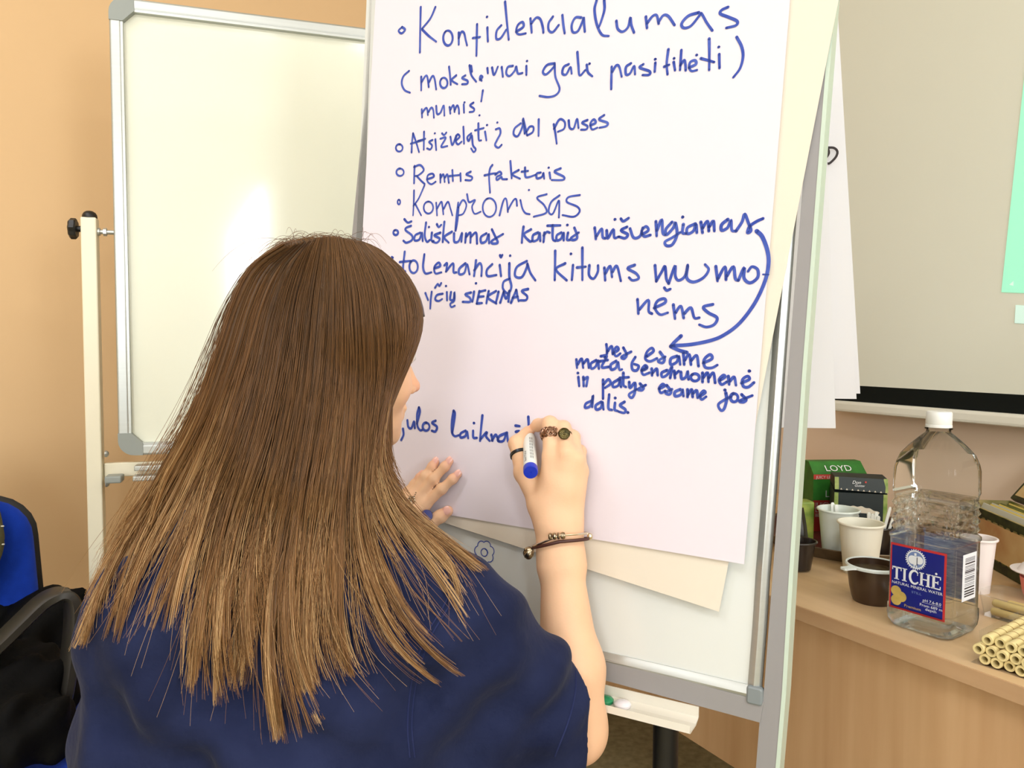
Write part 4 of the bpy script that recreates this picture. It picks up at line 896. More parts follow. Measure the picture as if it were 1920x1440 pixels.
for L in lay:
    for idx, (i, r_, j) in enumerate(L):
        o = bpy.data.objects.new('wafer_roll', rm); COL.objects.link(o)
        p = st0 + rb * (2.06 * RR * i) + Z * (r_ * 1.76 * RR) + ra * j
        o.matrix_world = Matrix.Translation(Vector(tuple(p))) @ rot @ Matrix.Rotation(random.uniform(0, 6), 4, 'Z')
        tag(o, 'wafer roll in the %s layer of the stack, %s' % (rows[r_], ordn[idx] if idx < len(L) - 1 else 'rightmost'), 'wafer roll', 'stacked wafer rolls')
mb = MB(); tw0, tw1 = -.018, .105; tl0, tl1 = -.004, .14; hh = .030
P = lambda a, b, z: np.array([st0[0], st0[1], DZ]) + ra * a + rb * b + Z * z
def wallq(a, b, c, d, n_=20, amp=.0012):
    rows_ = []
    for z0 in (.0006, .5, 1.0):
        rows_.append([P(a + (c - a) * t / n_, b + (d - b) * t / n_, hh * z0 if z0 > .01 else .0006) + (unit(np.cross(P(c, d, 0) - P(a, b, 0), Z)) * (amp * (t % 2) + .004 * z0)) for t in range(n_ + 1)])
    mb.loft(rows_, False, False)
wallq(tl1, tw0 + .004, tl0 + .03, tw0 + .004, 40); wallq(tl1, tw1, tl1, tw0, 20); 
mb.quad(P(tl0, tw0 + .004, .0005), P(tl0, tw1, .0005), P(tl1, tw1, .0005), P(tl1, tw0 + .004, .0005))
tag(obj('clear_tray', mb, m_clr), 'clear ribbed plastic tray under the stacked wafer rolls', 'tray')
# second tray with plain sticks, behind
so_ = on_z(1838, 1152, DZ); sa = unit(on_z(1925, 1178, DZ) - so_); sbv = np.array([-sa[1], sa[0], 0])
mb = MB(); tp = [(0, -.004), (-.006, .01), (-.006, .045), (.0, .056), (.012, .060), (.13, .060), (.13, -.004)]
base = [so_ + sa * (a + .006) + sbv * (b * .92 + .002) + Z * .0006 for a, b in tp]; upr = [so_ + sa * a + sbv * b + Z * .030 for a, b in tp]; lip = [so_ + sa * (a - (.005 if a < .05 else -.005)) + sbv * (b + (.005 if b > .02 else -.005)) + Z * .0305 for a, b in tp]
mb.loft([base, upr, lip], True, False); mb.add(base, [tuple(range(len(base)))]); tag(obj('clear_tray', mb, m_clr), 'clear plastic tray holding plain bread sticks behind the wafer rolls', 'tray')
m_bs = mat('bread_stick', (226, 200, 132), rough=.6, var=.1, vscale=40)
for k, (x, y, z, lb) in enumerate(((.013, .008, .0075, 'plain bread stick lowest and nearest in the rear tray'), (.018, .020, .0075, 'plain bread stick lying second in the rear tray'), (.020, .034, .0075, 'plain bread stick lying farthest in the rear tray'), (.012, .013, .0175, 'plain bread stick on top, its rounded end nearest the bottle'), (.024, .027, .0175, 'plain bread stick lying on top at the back'))):
    mb = MB(); p0 = so_ + sa * x + sbv * y + Z * z; p1 = p0 + sa * .10
    mb.tube([p0 - sa * .003, p0 - sa * .002, p0, p1, p1 + sa * .002, p1 + sa * .003], [.002, .004, .0052, .0052, .004, .002], 14); tag(obj('bread_stick', mb, m_bs, None, True), lb, 'bread stick', 'bread sticks in the rear tray')

# ================================================================== THE PERSON (one continuous body surface grown from blended limbs)
class Field:
    def __init__(s, lo, hi, h):
        s.h = h; s.lo = np.asarray(lo, float); s.n = np.ceil((np.asarray(hi) - s.lo) / h).astype(int) + 1
        s.F = np.full(s.n, 0.06, np.float32)
    def _reg(s, lo, hi):
        a = np.clip(np.floor((lo - s.lo) / s.h).astype(int), 0, s.n); b = np.clip(np.ceil((hi - s.lo) / s.h).astype(int) + 1, 0, s.n)
        if np.any(b <= a): return None
        g = np.meshgrid(*[(s.lo[i] + s.h * np.arange(a[i], b[i])).astype(np.float32) for i in range(3)], indexing='ij', sparse=True)
        return tuple(slice(a[i], b[i]) for i in range(3)), g
    def blend(s, sl, d, k, sub=False):
        f = s.F[sl]
        if sub:
            d = -d
            if k <= 0: s.F[sl] = np.maximum(f, d); return
            q = np.clip(.5 - .5 * (d - f) / k, 0, 1); s.F[sl] = d + (f - d) * q + k * q * (1 - q); return
        if k <= 0: s.F[sl] = np.minimum(f, d); return
        q = np.clip(.5 + .5 * (d - f) / k, 0, 1); s.F[sl] = d + (f - d) * q - k * q * (1 - q)
    def cap(s, a, b, ra, rb, k=.01, sub=False):
        a = np.asarray(a, float); b = np.asarray(b, float); m = max(ra, rb) + k * 1.5 + .012
        r = s._reg(np.minimum(a, b) - m, np.maximum(a, b) + m)
        if r is None: return
        sl, g = r; ba = b - a; L2 = float(ba @ ba) + 1e-12
        t = np.clip(((g[0] - a[0]) * ba[0] + (g[1] - a[1]) * ba[1] + (g[2] - a[2]) * ba[2]) / L2, 0, 1)
        d = np.sqrt((g[0] - a[0] - t * ba[0]) ** 2 + (g[1] - a[1] - t * ba[1]) ** 2 + (g[2] - a[2] - t * ba[2]) ** 2) - (ra + (rb - ra) * t)
        s.blend(sl, d.astype(np.float32), k, sub)
    def chain(s, pts, rad, k=.01):
        for i in range(len(pts) - 1): s.cap(pts[i], pts[i + 1], rad[i], rad[i + 1], k)
    def ell(s, c, r, ax=None, k=.01, sub=False):
        c = np.asarray(c, float); r = np.asarray(r, float); m = max(r) + k * 1.5 + .012
        q = s._reg(c - m, c + m)
        if q is None: return
        sl, g = q; ax = ax if ax is not None else np.eye(3)
        p = [sum((g[j] - c[j]) * ax[i][j] for j in range(3)) for i in range(3)]
        k0 = np.sqrt(sum((p[i] / r[i]) ** 2 for i in range(3))); k1 = np.sqrt(sum((p[i] / r[i] ** 2) ** 2 for i in range(3))) + 1e-9
        s.blend(sl, (k0 * (k0 - 1) / k1).astype(np.float32), k, sub)
    def mesh(s):
        F = s.F; neg = F < 0; nx, ny, nz = F.shape
        cnt = np.zeros((nx - 1, ny - 1, nz - 1), np.int8)
        for i in (0, 1):
            for j in (0, 1):
                for k in (0, 1): cnt += neg[i:nx - 1 + i, j:ny - 1 + j, k:nz - 1 + k]
        cells = np.argwhere((cnt > 0) & (cnt < 8)); idx = np.full(cnt.shape, -1, np.int32); idx[tuple(cells.T)] = np.arange(len(cells))
        acc = np.zeros((len(cells), 3)); num = np.zeros(len(cells)); cs = [(i, j, k) for i in (0, 1) for j in (0, 1) for k in (0, 1)]
        for A in cs:
            for ax_ in range(3):
                if A[ax_]: continue
                Bc = list(A); Bc[ax_] = 1
                fa = F[tuple((cells + A).T)]; fb = F[tuple((cells + Bc).T)]; mm = (fa < 0) != (fb < 0)
                t = np.where(mm, fa / (fa - fb + 1e-20), 0)
                p = np.tile(np.array(A, float), (len(cells), 1)); p[:, ax_] += t
                acc[mm] += p[mm]; num[mm] += 1
        V = s.lo + s.h * (cells + acc / num[:, None]); quads = []
        for ax_ in range(3):
            sl0 = [slice(1, -1)] * 3; sl1 = [slice(1, -1)] * 3; sl0[ax_] = slice(0, -1); sl1[ax_] = slice(1, None)
            a, b = neg[tuple(sl0)], neg[tuple(sl1)]; e = np.argwhere(a != b)
            off = np.array([1, 1, 1]); off[ax_] = 0; e2 = e + off
            u, v = (ax_ + 1) % 3, (ax_ + 2) % 3; du = np.zeros(3, int); du[u] = 1; dv = np.zeros(3, int); dv[v] = 1
            q = np.stack([idx[tuple((e2 - du - dv).T)], idx[tuple((e2 - dv).T)], idx[tuple(e2.T)], idx[tuple((e2 - du).T)]], 1)
            fl = a[tuple(e.T)]; q[~fl] = q[~fl][:, ::-1]; quads.append(q[(q >= 0).all(1)])
        return V, np.vstack(quads)
def np_mesh(name, V, Q, mats, smooth=True):
    me = bpy.data.meshes.new(name); me.vertices.add(len(V)); me.vertices.foreach_set('co', np.asarray(V, np.float32).ravel())
    n_ = Q.shape[1]
    me.loops.add(Q.size); me.loops.foreach_set('vertex_index', Q.astype(np.int32).ravel())
    me.polygons.add(len(Q)); me.polygons.foreach_set('loop_start', np.arange(0, Q.size, n_, dtype=np.int32))
    me.polygons.foreach_set('use_smooth', np.ones(len(Q), bool))
    me.update(calc_edges=True); me.validate()
    for m in (mats if isinstance(mats, (list, tuple)) else [mats]): me.materials.append(m)
    return me
def set_col(me, name, C):
    a = me.attributes.new(name, 'FLOAT_COLOR', 'POINT'); c4 = np.ones((len(me.vertices), 4), np.float32); c4[:, :3] = C; a.data.foreach_set('color', c4.ravel())
def smooth_mesh(V, Q, it=2, lam=.5):
    E = np.vstack([Q[:, [0, 1]], Q[:, [1, 2]], Q[:, [2, 3]], Q[:, [3, 0]]]); E = np.vstack([E, E[:, ::-1]])
    for _ in range(it):
        S_ = np.zeros_like(V); n_ = np.zeros(len(V)); np.add.at(S_, E[:, 0], V[E[:, 1]]); np.add.at(n_, E[:, 0], 1); V = V * (1 - lam) + lam * S_ / np.maximum(n_, 1)[:, None]
    return V

# --- joints, measured in the picture and placed at their real distance
HC = at(620, 655, .86)                                     # middle of the skull
fh = unit(np.array([.82, .57, 0])); hp = math.radians(6)
HF = fh * math.cos(hp) - Z * math.sin(hp); HR = unit(np.cross(HF, Z)); HU = np.cross(HR, HF)
def HP(f, u, r=0.0): return HC + HF * f + HU * u + HR * r
NECK = at(600, 960, .80)
SHR, SHL = at(868, 1168, .80), at(318, 1168, .745)
def A(x, y, d): return at(x, y, paper_depth(x, y) - d)
ELB = at(1078, 1362, .905); WR = A(1047, 985, .052)
HAND = dict(
    index=[A(1034, 856, .060), A(1031, 795, .046), A(1009, 797, .022), A(1001, 801, .012)],
    middle=[A(1062, 850, .058), A(1056, 803, .040), A(1043, 812, .016), A(1036, 824, .012)],
    ring=[A(1080, 862, .048), A(1074, 820, .028), A(1064, 828, .012), A(1058, 838, .010)],
    little=[A(1088, 884, .034), A(1087, 846, .015), A(1079, 850, .008), A(1072, 858, .008)],
    thumb=[A(1016, 945, .058), A(984, 886, .060), A(969, 832, .044), A(990, 810, .020)])
HRAD = dict(index=[.0112, .0098, .0080, .0066], middle=[.0112, .0094, .0082, .007], ring=[.0108, .0088, .0078, .0068], little=[.010, .0078, .0066, .006], thumb=[.0165, .0135, .0104, .0082])
LH = dict(
    index=[A(797, 946, .022), A(828, 917, .0155), A(849, 898, .010), A(859, 889, .0068)],
    middle=[A(783, 935, .024), A(813, 898, .017), A(834, 875, .010), A(843, 865, .0068)],
    ring=[A(772, 928, .022), A(797, 893, .016), A(811, 874, .010), A(817, 866, .0068)],
    little=[A(762, 926, .017), A(777, 908, .012), A(787, 895, .009), A(790, 891, .0064)],
    thumb=[A(772, 985, .024), A(805, 981, .018), A(826, 968, .012), A(840, 958, .009)])
LRAD = dict(index=[.0088, .0073, .0065, .0057], middle=[.0088, .0074, .0066, .0058], ring=[.0086, .0071, .0063, .0056], little=[.0078, .0064, .0057, .0051], thumb=[.0145, .0108, .0090, .0078])
WL = A(738, 985, .034); ELL = at(515, 1190, .97)
BACK = at(556, 1260, .815); HIP = np.array([BACK[0] - .01, BACK[1] - .03, .56])

H_ = .0022
lo = np.array([-.50, .52, .46]); hi = np.array([.16, 1.22, 1.30])
FB = Field(lo, hi, H_)
# skull, face
FB.ell(HP(-.002, .024), (.090, .073, .084), (HF, HR, HU), .0)
FB.ell(HP(.030, -.030), (.060, .060, .075), (HF, HR, HU), .03)
FB.ell(HP(.060, -.078), (.030, .036, .030), (HF, HR, HU), .025)           # jaw
FB.ell(HP(.079, -.094), (.014, .018, .013), (HF, HR, HU), .014)           # chin
FB.cap(HP(.076, .020, -.03), HP(.076, .020, .03), .014, .014, .02)        # brow
FB.cap(HP(.086, .006), HP(.106, -.030), .006, .0078, .008)                # nose bridge
FB.ell(HP(.1085, -.034), (.0085, .0088, .0075), (HF, HR, HU), .006)
for sg in (-1, 1):
    FB.ell(HP(.099, -.038, sg * .010), (.0085, .0055, .006), (HF, HR, HU), .004)
    FB.ell(HP(.083, .002, sg * .031), (.014, .017, .011), (HF, HR, HU), .010, True)   # eye sockets
    FB.ell(HP(.078, .002, sg * .031), (.0125, .0125, .0125), (HF, HR, HU), .003)      # eyelids over the ball
    FB.ell(HP(.058, -.036, sg * .042), (.024, .018, .022), (HF, HR, HU), .02)         # cheeks
    FB.ell(HP(-.005, -.012, sg * .078), (.018, .007, .030), (HF, HR, HU), .006)       # ears
    FB.ell(HP(-.004, -.010, sg * .085), (.010, .004, .018), (HF, HR, HU), .004, True)
    FB.ell(HP(.103, -.0405, sg * .005), (.003, .0025, .002), (HF, HR, HU), .001, True)
FB.cap(HP(.091, -.0605, -.016), HP(.0945, -.0585, 0), .004, .0055, .005); FB.cap(HP(.091, -.0605, .016), HP(.0945, -.0585, 0), .004, .0055, .005)
FB.cap(HP(.089, -.070, -.013), HP(.0925, -.0715, 0), .0045, .006, .005); FB.cap(HP(.089, -.070, .013), HP(.0925, -.0715, 0), .0045, .006, .005)
FB.cap(HP(.100, -.0650, -.018), HP(.100, -.0650, .018), .0016, .0016, .002, True)
# neck, trunk
FB.cap(HP(-.02, -.05), NECK, .050, .056, .03)
CH = BACK + np.array([.0, .02, .04])
FB.cap(NECK - Z * .086, SHR, .030, .044, .04); FB.cap(NECK - Z * .06, SHL, .036, .044, .04)
FB.ell(CH, (.165, .10, .16), None, .05); FB.ell((BACK + HIP) / 2, (.145, .10, .15), None, .06); FB.ell(HIP, (.16, .115, .10), None, .06)
# right arm
FB.cap(SHR, ELB, .046, .036, .03)
mid = ELB + (WR - ELB) * .28
fx = unit(np.cross(WR - ELB, FW)); fx = fx if fx[0] > 0 else -fx
FB.cap(ELB, mid + fx * .002, .0335, .0375, .02); FB.cap(mid, WR + (ELB - WR) * .16 + fx * .0, .0375, .0245, .02)
FB.ell(ELB + np.array([.004, -.012, -.012]), (.022, .022, .022), None, .02)
for q in (-1, 1): FB.cap(WR + (ELB - WR) * .2 + fx * q * .008, WR + fx * q * .0095, .0225, .0195, .012)
def hand(Hd, R_, wr, ax_):
    cen = sum(Hd[f][0] for f in ('index', 'middle', 'ring', 'little')) / 4
    for i, f in enumerate(('index', 'middle', 'ring', 'little')):
        s_ = (i - 1.5) / 1.5
        FB.cap(wr - ax_ * s_ * .013, Hd[f][0], .0165, R_[f][0] * 1.06, .012)
    FB.cap(wr, Hd['thumb'][0], .017, R_['thumb'][0], .014); FB.cap(Hd['thumb'][0], cen + (wr - cen) * .45, .014, .014, .016)
    FB.cap(Hd['thumb'][0] + (Hd['index'][0] - Hd['thumb'][0]) * .35, Hd['index'][0] + (wr - Hd['index'][0]) * .35, .010, .011, .014)
    for f in ('thumb', 'index', 'middle', 'ring', 'little'):
        P_ = Hd[f]; r_ = R_[f]
        for i in range(3):
            FB.cap(P_[i], P_[i + 1], r_[i] * .97, r_[i + 1], .0028 if i else .0045)
            if i: FB.ell(P_[i], (r_[i] * 1.05,) * 3, None, .004)
hand(HAND, HRAD, WR, unit(WR - WR + HAND['index'][0] - HAND['little'][0]))
# left arm, hand resting flat on the sheet
FB.cap(SHL, ELL, .045, .034, .03); FB.cap(ELL, WL, .033, .022, .02)
hand(LH, LRAD, WL, unit(LH['index'][0] - LH['little'][0]))
V, Q = FB.mesh(); V = smooth_mesh(V, Q, 2, .4)
# drop everything that is not connected to the main surface is unnecessary: the union is one piece
m_skin = mat('skin', (240, 196, 158), rough=.5, spec=.35, var=.05, vscale=35, bump=.06, bscale=420, sss=.12, attr='tone')
C = np.tile(np.array(lin((238, 194, 156))), (len(V), 1))
def blush(p, r, rgb, w=1.0):
    global C
    d = np.linalg.norm(V - p, axis=1); k = np.clip(1 - d / r, 0, 1)[:, None] ** 1.2 * w; C = C * (1 - k) + np.array(lin(rgb)) * k
for f in LH: blush(LH[f][3], .016, (236, 168, 146), .8)
for f in HAND:
    blush(HAND[f][1], .016, (240, 178, 148), .5); blush(HAND[f][3], .014, (234, 164, 138), .6)
blush(HP(.112, -.036), .022, (236, 160, 140), .7); blush(HP(.097, -.0645), .011, (196, 104, 100), .9); blush(HP(.07, -.04, .04), .03, (238, 172, 150), .5); blush(ELB + np.array([0, -.02, -.02]), .04, (240, 170, 140), .35)
person = thing('person', 'person with long brown hair in a navy shirt writing on the flipchart, seen from behind', 'person', (HIP[0], HIP[1], 0))
bm_ = np_mesh('body', V, Q, m_skin); set_col(bm_, 'tone', C); body = obj('body', bm_, None, person)
# eyes
mb = MB()
for sg in (-1, 1):
    mb2 = MB(); mb2.sphere(HP(.0795, .002, sg * .031), .0118, (HF, HR, HU)); eye = obj('eye', mb2, mat('eye_white', (230, 226, 220), rough=.2), person, True)
    mb2 = MB(); mb2.sphere(HP(.0868, .000, sg * .031), (.0050, .0058, .0058), (HF, HR, HU)); obj('iris', mb2, mat('brown_iris', (58, 40, 28), rough=.15), eye, True)
# finger nails
m_nail = mat('finger_nail', (240, 186, 172), rough=.25, coat=.3)
def nail(P_, r_, up, name='finger_nail'):
    d = unit(P_[3] - P_[2]); n_ = unit(up - d * np.dot(up, d)); s_ = np.cross(d, n_); c = P_[3] + d * r_ * .15 + n_ * r_ * .80
    mb = MB(); rings = []
    for a_, wd in ((-.0052, .55), (-.0035, .8), (0, .86), (.0035, .78), (.0058, .5)):
        rings.append([c + d * a_ + s_ * (r_ * wd * math.sin(t)) + n_ * (r_ * .30 * math.cos(t) - .0002 - abs(a_) * .12) for t in np.linspace(-1.15, 1.15, 8)])
    mb.loft(rings, False, False); obj(name, mb, m_nail, person, True)
for f in LH: nail(LH[f], LRAD[f][3], EN)

# --- shirt: the trunk thickened, with loose short sleeves
HS = .0032
FS = Field(np.array([-.58, .48, .44]), np.array([.20, 1.22, 1.06]), HS)
FS.cap(NECK - Z * .090, SHR, .036, .055, .045); FS.cap(NECK - Z * .062, SHL, .044, .056, .045)
FS.ell(CH + np.array([0, -.004, 0]), (.182, .116, .172), None, .05); FS.ell((BACK + HIP) / 2 + np.array([0, .0, -.01]), (.176, .122, .18), None, .07); FS.ell(HIP + np.array([0, .0, -.02]), (.185, .14, .12), None, .07)
HEM = ELB + (SHR - ELB) * .06; sdir = unit(HEM - SHR)
hem_c = at(1040, 1346, .885)
sdir = unit(hem_c - SHR)
FS.cap(SHR, hem_c + sdir * .02, .056, .063, .04)
FS.cap(BACK + np.array([.10, .0, .05]), SHR + sdir * .08, .075, .045, .05)
ELs = SHL + (ELL - SHL) * .62
FS.cap(SHL, ELs, .064, .060, .04); FS.cap(at(276, 1345, .77), SHL, .064, .058, .05); FS.cap(at(282, 1450, .78), BACK + np.array([-.1, 0, -.1]), .070, .09, .05)
FS.cap(at(985, 1370, .86), BACK + np.array([.06, .0, -.05]), .046, .09, .05); FS.cap(at(960, 1500, .86), BACK + np.array([.06, .0, -.14]), .055, .09, .05)
# flat cut hem and hollow sleeves
def cut_plane(p, nrm, rad):
    r = FS._reg(p - rad, p + rad)
    sl, g = r; d = (g[0] - p[0]) * nrm[0] + (g[1] - p[1]) * nrm[1] + (g[2] - p[2]) * nrm[2]
    dist = np.sqrt((g[0] - p[0]) ** 2 + (g[1] - p[1]) ** 2 + (g[2] - p[2]) ** 2)
    FS.F[sl] = np.where(dist < rad, np.maximum(FS.F[sl], d.astype(np.float32)), FS.F[sl])
hn = unit(at(1092, 1258, .87) - at(1046, 1428, .90)); hn = unit(np.cross(hn, np.cross(sdir, hn)))
hn = hn if np.dot(hn, sdir) > 0 else -hn
# cloth folds
r = FS._reg(FS.lo, FS.lo + FS.h * FS.n); sl, g = r
gx_, gy_, gz_ = g
near = np.clip(1 - np.abs(FS.F) / .03, 0, 1)
def wave(kx, ky, kz, ph, wx=.0): return np.sin(kx * gx_ + ky * gy_ + kz * gz_ + ph + wx * np.sin(9 * gx_ - 14 * gz_ + ph))
fold = .0040 * wave(70, 10, 45, .3, 1.2) * wave(12, 5, -16, 1.0) + .0036 * wave(-34, 30, 60, 2.1, 1.6) * wave(8, -9, 14, .2) + .0024 * wave(95, -30, -60, .7, 2.0) * wave(17, 6, 21, 2.4)
def folds_at(c, axis, perp, rad, amp, k, ph=0):
    q = np.exp(-(((gx_ - c[0]) ** 2 + (gy_ - c[1]) ** 2 + (gz_ - c[2]) ** 2) / rad ** 2))
    s_ = (gx_ - c[0]) * perp[0] + (gy_ - c[1]) * perp[1] + (gz_ - c[2]) * perp[2]; a_ = (gx_ - c[0]) * axis[0] + (gy_ - c[1]) * axis[1] + (gz_ - c[2]) * axis[2]
    return amp * q * np.sin(k * s_ + ph + 6 * a_)
slc = (SHR + hem_c) / 2
fold = fold + folds_at(at(1010, 1290, .83), sdir, unit(np.array([.5, 0, -.87])), .07, .0065, 105) + folds_at(at(900, 1330, .78), unit(np.array([-.6, 0, -.8])), unit(np.array([.8, 0, -.6])), .10, .008, 80, 1.) \
    + folds_at(at(420, 1330, .70), unit(np.array([.8, 0, -.6])), unit(np.array([.6, 0, .8])), .13, .008, 75, .5) + folds_at(at(600, 1380, .70), unit(np.array([.9, 0, -.4])), unit(np.array([.4, 0, .9])), .13, .008, 85, 2.) + folds_at(at(200, 1330, .70), unit(np.array([.2, 0, -1])), unit(np.array([1, 0, .2])), .09, .007, 90)
FS.F += (fold * near).astype(np.float32)
cut_plane(hem_c + hn * .012, hn, .10); cut_plane(ELs + unit(ELs - SHL) * .03, unit(ELs - SHL), .10)
FS.cap(hem_c + sdir * .06, hem_c - sdir * .05, .051, .040, .0, True); FS.cap(ELs + unit(ELs - SHL) * .06, SHL + unit(ELs - SHL) * .06, .058, .05, .0, True)
VS, QS = FS.mesh(); VS = smooth_mesh(VS, QS, 2, .4)
m_shirt = mat('navy_cotton', (38, 45, 76), rough=.92, spec=.1, var=.3, vscale=14, rgb2=(27, 33, 60), bump=.9, bscale=55, sheen=.06)
shirt_me = np_mesh('shirt', VS, QS, m_shirt); shirt = obj('shirt', shirt_me, None, person, label='navy short sleeved cotton shirt')
bv_shirt = BVHTree.FromPolygons([tuple(v) for v in VS], [tuple(q) for q in QS])
# trousers, seated legs (mostly below the picture)
FT = Field(np.array([-.58, .50, 0.02]), np.array([.24, 1.36, .62]), .006)
ffw = unit(np.array([.30, .95, 0])); fr = np.array([ffw[1], -ffw[0], 0])
FT.ell(HIP - Z * .03, (.165, .125, .10), None, .03)
for sg in (-1, 1):
    h0 = HIP + fr * sg * .09 - Z * .02; kn = h0 + ffw * .38 + fr * sg * .05; kn[2] = .52; an = kn - ffw * .05 + fr * sg * .02; an[2] = .10
    FT.cap(h0, kn, .085, .062, .04); FT.cap(kn, an, .060, .048, .02); FT.cap(an - Z * .02, an + ffw * .13 - Z * .035, .04, .034, .02)
VT, QT = FT.mesh(); obj('trousers', np_mesh('trousers', VT, QT, mat('dark_denim', (44, 48, 62), rough=.85, var=.2, vscale=30)), None, person)

# seams of the shirt, stitched lines lying on the cloth
def on_shirt(x, y, lift=.0006):
    d = Vector(ray(x, y)).normalized(); h = bv_shirt.ray_cast(Vector(CAM), d)
    if h[0] is None: return None
    n_ = h[1] if h[1].dot(d) < 0 else -h[1]
    return np.array(h[0] + n_ * lift)
m_seam = mat('navy_seam_thread', (42, 49, 86), rough=.9, spec=.1)
for line in ([(858, 1070), (835, 1130), (800, 1190), (778, 1250), (768, 1300), (764, 1360), (768, 1420)], [(866, 1074), (843, 1134), (808, 1194), (786, 1254), (776, 1304), (772, 1362), (777, 1420)], [(1079, 1258), (1078, 1300), (1066, 1350), (1040, 1418)]):
    P_ = [on_shirt(x, y) for x, y in catmull(line, 8)]; P_ = [p for p in P_ if p is not None]
    if len(P_) > 3: mb = MB(); mb.tube(P_, .0009, 6, flat=.6); obj('seam', mb, m_seam, shirt, True)

# --- rings and bracelets
m_silver = mat('tarnished_silver', (190, 176, 150), rough=.28, metal=1.0, var=.5, vscale=160, rgb2=(90, 76, 58)); m_copper = mat('rose_metal', (176, 138, 112), rough=.3, metal=1.0, var=.4, vscale=150)
m_gun = mat('gunmetal', (62, 68, 76), rough=.3, metal=.9); m_brass = mat('aged_brass', (128, 114, 70), rough=.35, metal=.9, var=.5, vscale=220, rgb2=(58, 54, 34)); m_leather = mat('dark_leather', (70, 34, 26), rough=.5)
def fr_at(P_, i, t):
    d = unit(P_[i + 1] - P_[i]); c = P_[i] + (P_[i + 1] - P_[i]) * t; v = CAM - c; v = unit(v - d * np.dot(v, d)); return c, d, v, np.cross(d, v)
def ring_band(c, d, v, s_, r, hw, th, m_, name):
    mb = MB(); rings = []
    for a_ in np.linspace(0, 2 * PI, 41)[:-1]:
        e_ = v * math.cos(a_) + s_ * math.sin(a_); rings.append([c + e_ * (r + x) + d * y for x, y in ((0, -hw), (th, -hw * .8), (th, hw * .8), (0, hw))])
    rings.append(rings[0]); mb.loft(rings, True, False); return obj(name, mb, m_, person, True)
c, d, v, s_ = fr_at(HAND['index'], 0, .68)
mb = MB(); r0 = .0116
for ph in (0, PI, PI / 2, 3 * PI / 2):
    mb.tube([c + (v * math.cos(a_) + s_ * math.sin(a_)) * (r0 + .0008 * math.cos(6 * a_ + ph * 2)) + d * (.0056 * math.sin(3 * a_ + ph)) for a_ in np.linspace(0, 2 * PI, 73)[:-1]], .0013, 6, close=True)
obj('braided_ring', mb, m_copper, person, True, label='rose coloured woven band ring')
c, d, v, s_ = fr_at(HAND['middle'], 0, .72); o = ring_band(c, d, v, s_, .0094, .0014, .0008, m_brass, 'signet_ring')
o['label'] = 'brass ring with round embossed face'
mb = MB(); q = A(1058, 813, .062); f_ = unit(CAM - q + np.array([.12, 0, .05])); X2 = unit(np.cross(Z, f_)); Y2 = np.cross(f_, X2)
mb.lathe([(.0074, -.0035), (.0074, .0), (.0066, .0008), (.0060, .0003), (.0040, .0003), (.0036, .0010), (.0022, .0012), (.0018, .0022), (.0003, .0026)], 28, q, (X2, Y2, f_)); mb.add([q + f_ * -.0035 + (X2 * math.cos(a_) + Y2 * math.sin(a_)) * .0074 for a_ in np.linspace(0, 2 * PI, 29)[:-1]], [tuple(range(28))])
for k in range(14):
    a_ = 2 * PI * k / 14; mb.sphere(q + (X2 * math.cos(a_) + Y2 * math.sin(a_)) * .0050 + f_ * .0004, .0006, None, 6, 4)
obj('ring_face', mb, m_brass, o, True)
c, d, v, s_ = fr_at(HAND['thumb'], 1, .62); o = ring_band(c, d, v, s_, .0118, .0024, .0012, m_gun, 'thumb_ring'); o['label'] = 'dark gunmetal band on the thumb'
# flower ring on the left hand
c, d, v, s_ = fr_at(LH['index'], 0, .05); d0 = unit(LH['middle'][0] - LH['index'][0])
q = (LH['index'][0] + LH['middle'][0]) / 2 + EN * .013 - EX * .006; mb = MB()
fd = unit(LH['middle'][1] - LH['middle'][0]); cr = np.cross(EN, fd)
cM = LH['middle'][0] + (LH['middle'][1] - LH['middle'][0]) * -.05
mb.tube([cM + (EN * math.cos(a_) * .9 + cr * math.sin(a_) * 1.25) * .0125 for a_ in np.linspace(0, 2 * PI, 33)[:-1]], .0008, 6, close=True)
o = obj('flower_ring', mb, m_silver, person, True, label='silver ring with openwork flower')
mb = MB(); q = cM + EN * .0128
for k in range(6):
    a_ = 2 * PI * k / 6; e_ = fd * math.cos(a_) + cr * math.sin(a_)
    mb.tube([q + e_ * .0036 + (fd * math.cos(b_) + cr * math.sin(b_)) * .0024 + EN * .0006 * math.cos(3 * b_) for b_ in np.linspace(0, 2 * PI, 15)[:-1]], .00065, 5, close=True)
mb.sphere(q + EN * .0008, .0016, None, 8, 6)
for k in range(3): mb.sphere(q + fd * (.0075 + .0026 * k) + cr * .001 * k, .0011, None, 8, 6)
obj('ring_flower', mb, m_silver, o, True)
# bracelets round the right wrist
cw = ELB + (WR - ELB) * .935; dw = unit(WR - ELB); vw = CAM - cw; vw = unit(vw - dw * np.dot(vw, dw)); sw = np.cross(vw, dw); sw = sw if sw[0] > 0 else -sw
def wr_pt(a_, off=0.0, dz=0.0, tilt=0.0): return cw + dw * (dz + tilt * math.sin(a_)) + (vw * math.cos(a_) * .0285 + sw * math.sin(a_) * .0345) * (1 + off)
AA = np.linspace(0, 2 * PI, 61)[:-1]
mb = MB(); mb.tube([wr_pt(a_, .03, -.0035 - .003 * abs(math.sin(a_)), .003) for a_ in AA], .0021, 8, close=True); obj('leather_bracelet', mb, m_leather, person, True, label='dark brown leather cord bracelet')
mb = MB(); mb.tube([wr_pt(a_, .05, .004 - .0045 * abs(math.sin(a_)) - .004 * max(0, -math.sin(a_)), .004) for a_ in AA], .0014, 8, close=True); sb_ = obj('silver_bracelet', mb, mat('bright_silver', (226, 214, 190), rough=.22, metal=1.0), person, True, label='silver bangle with beads')
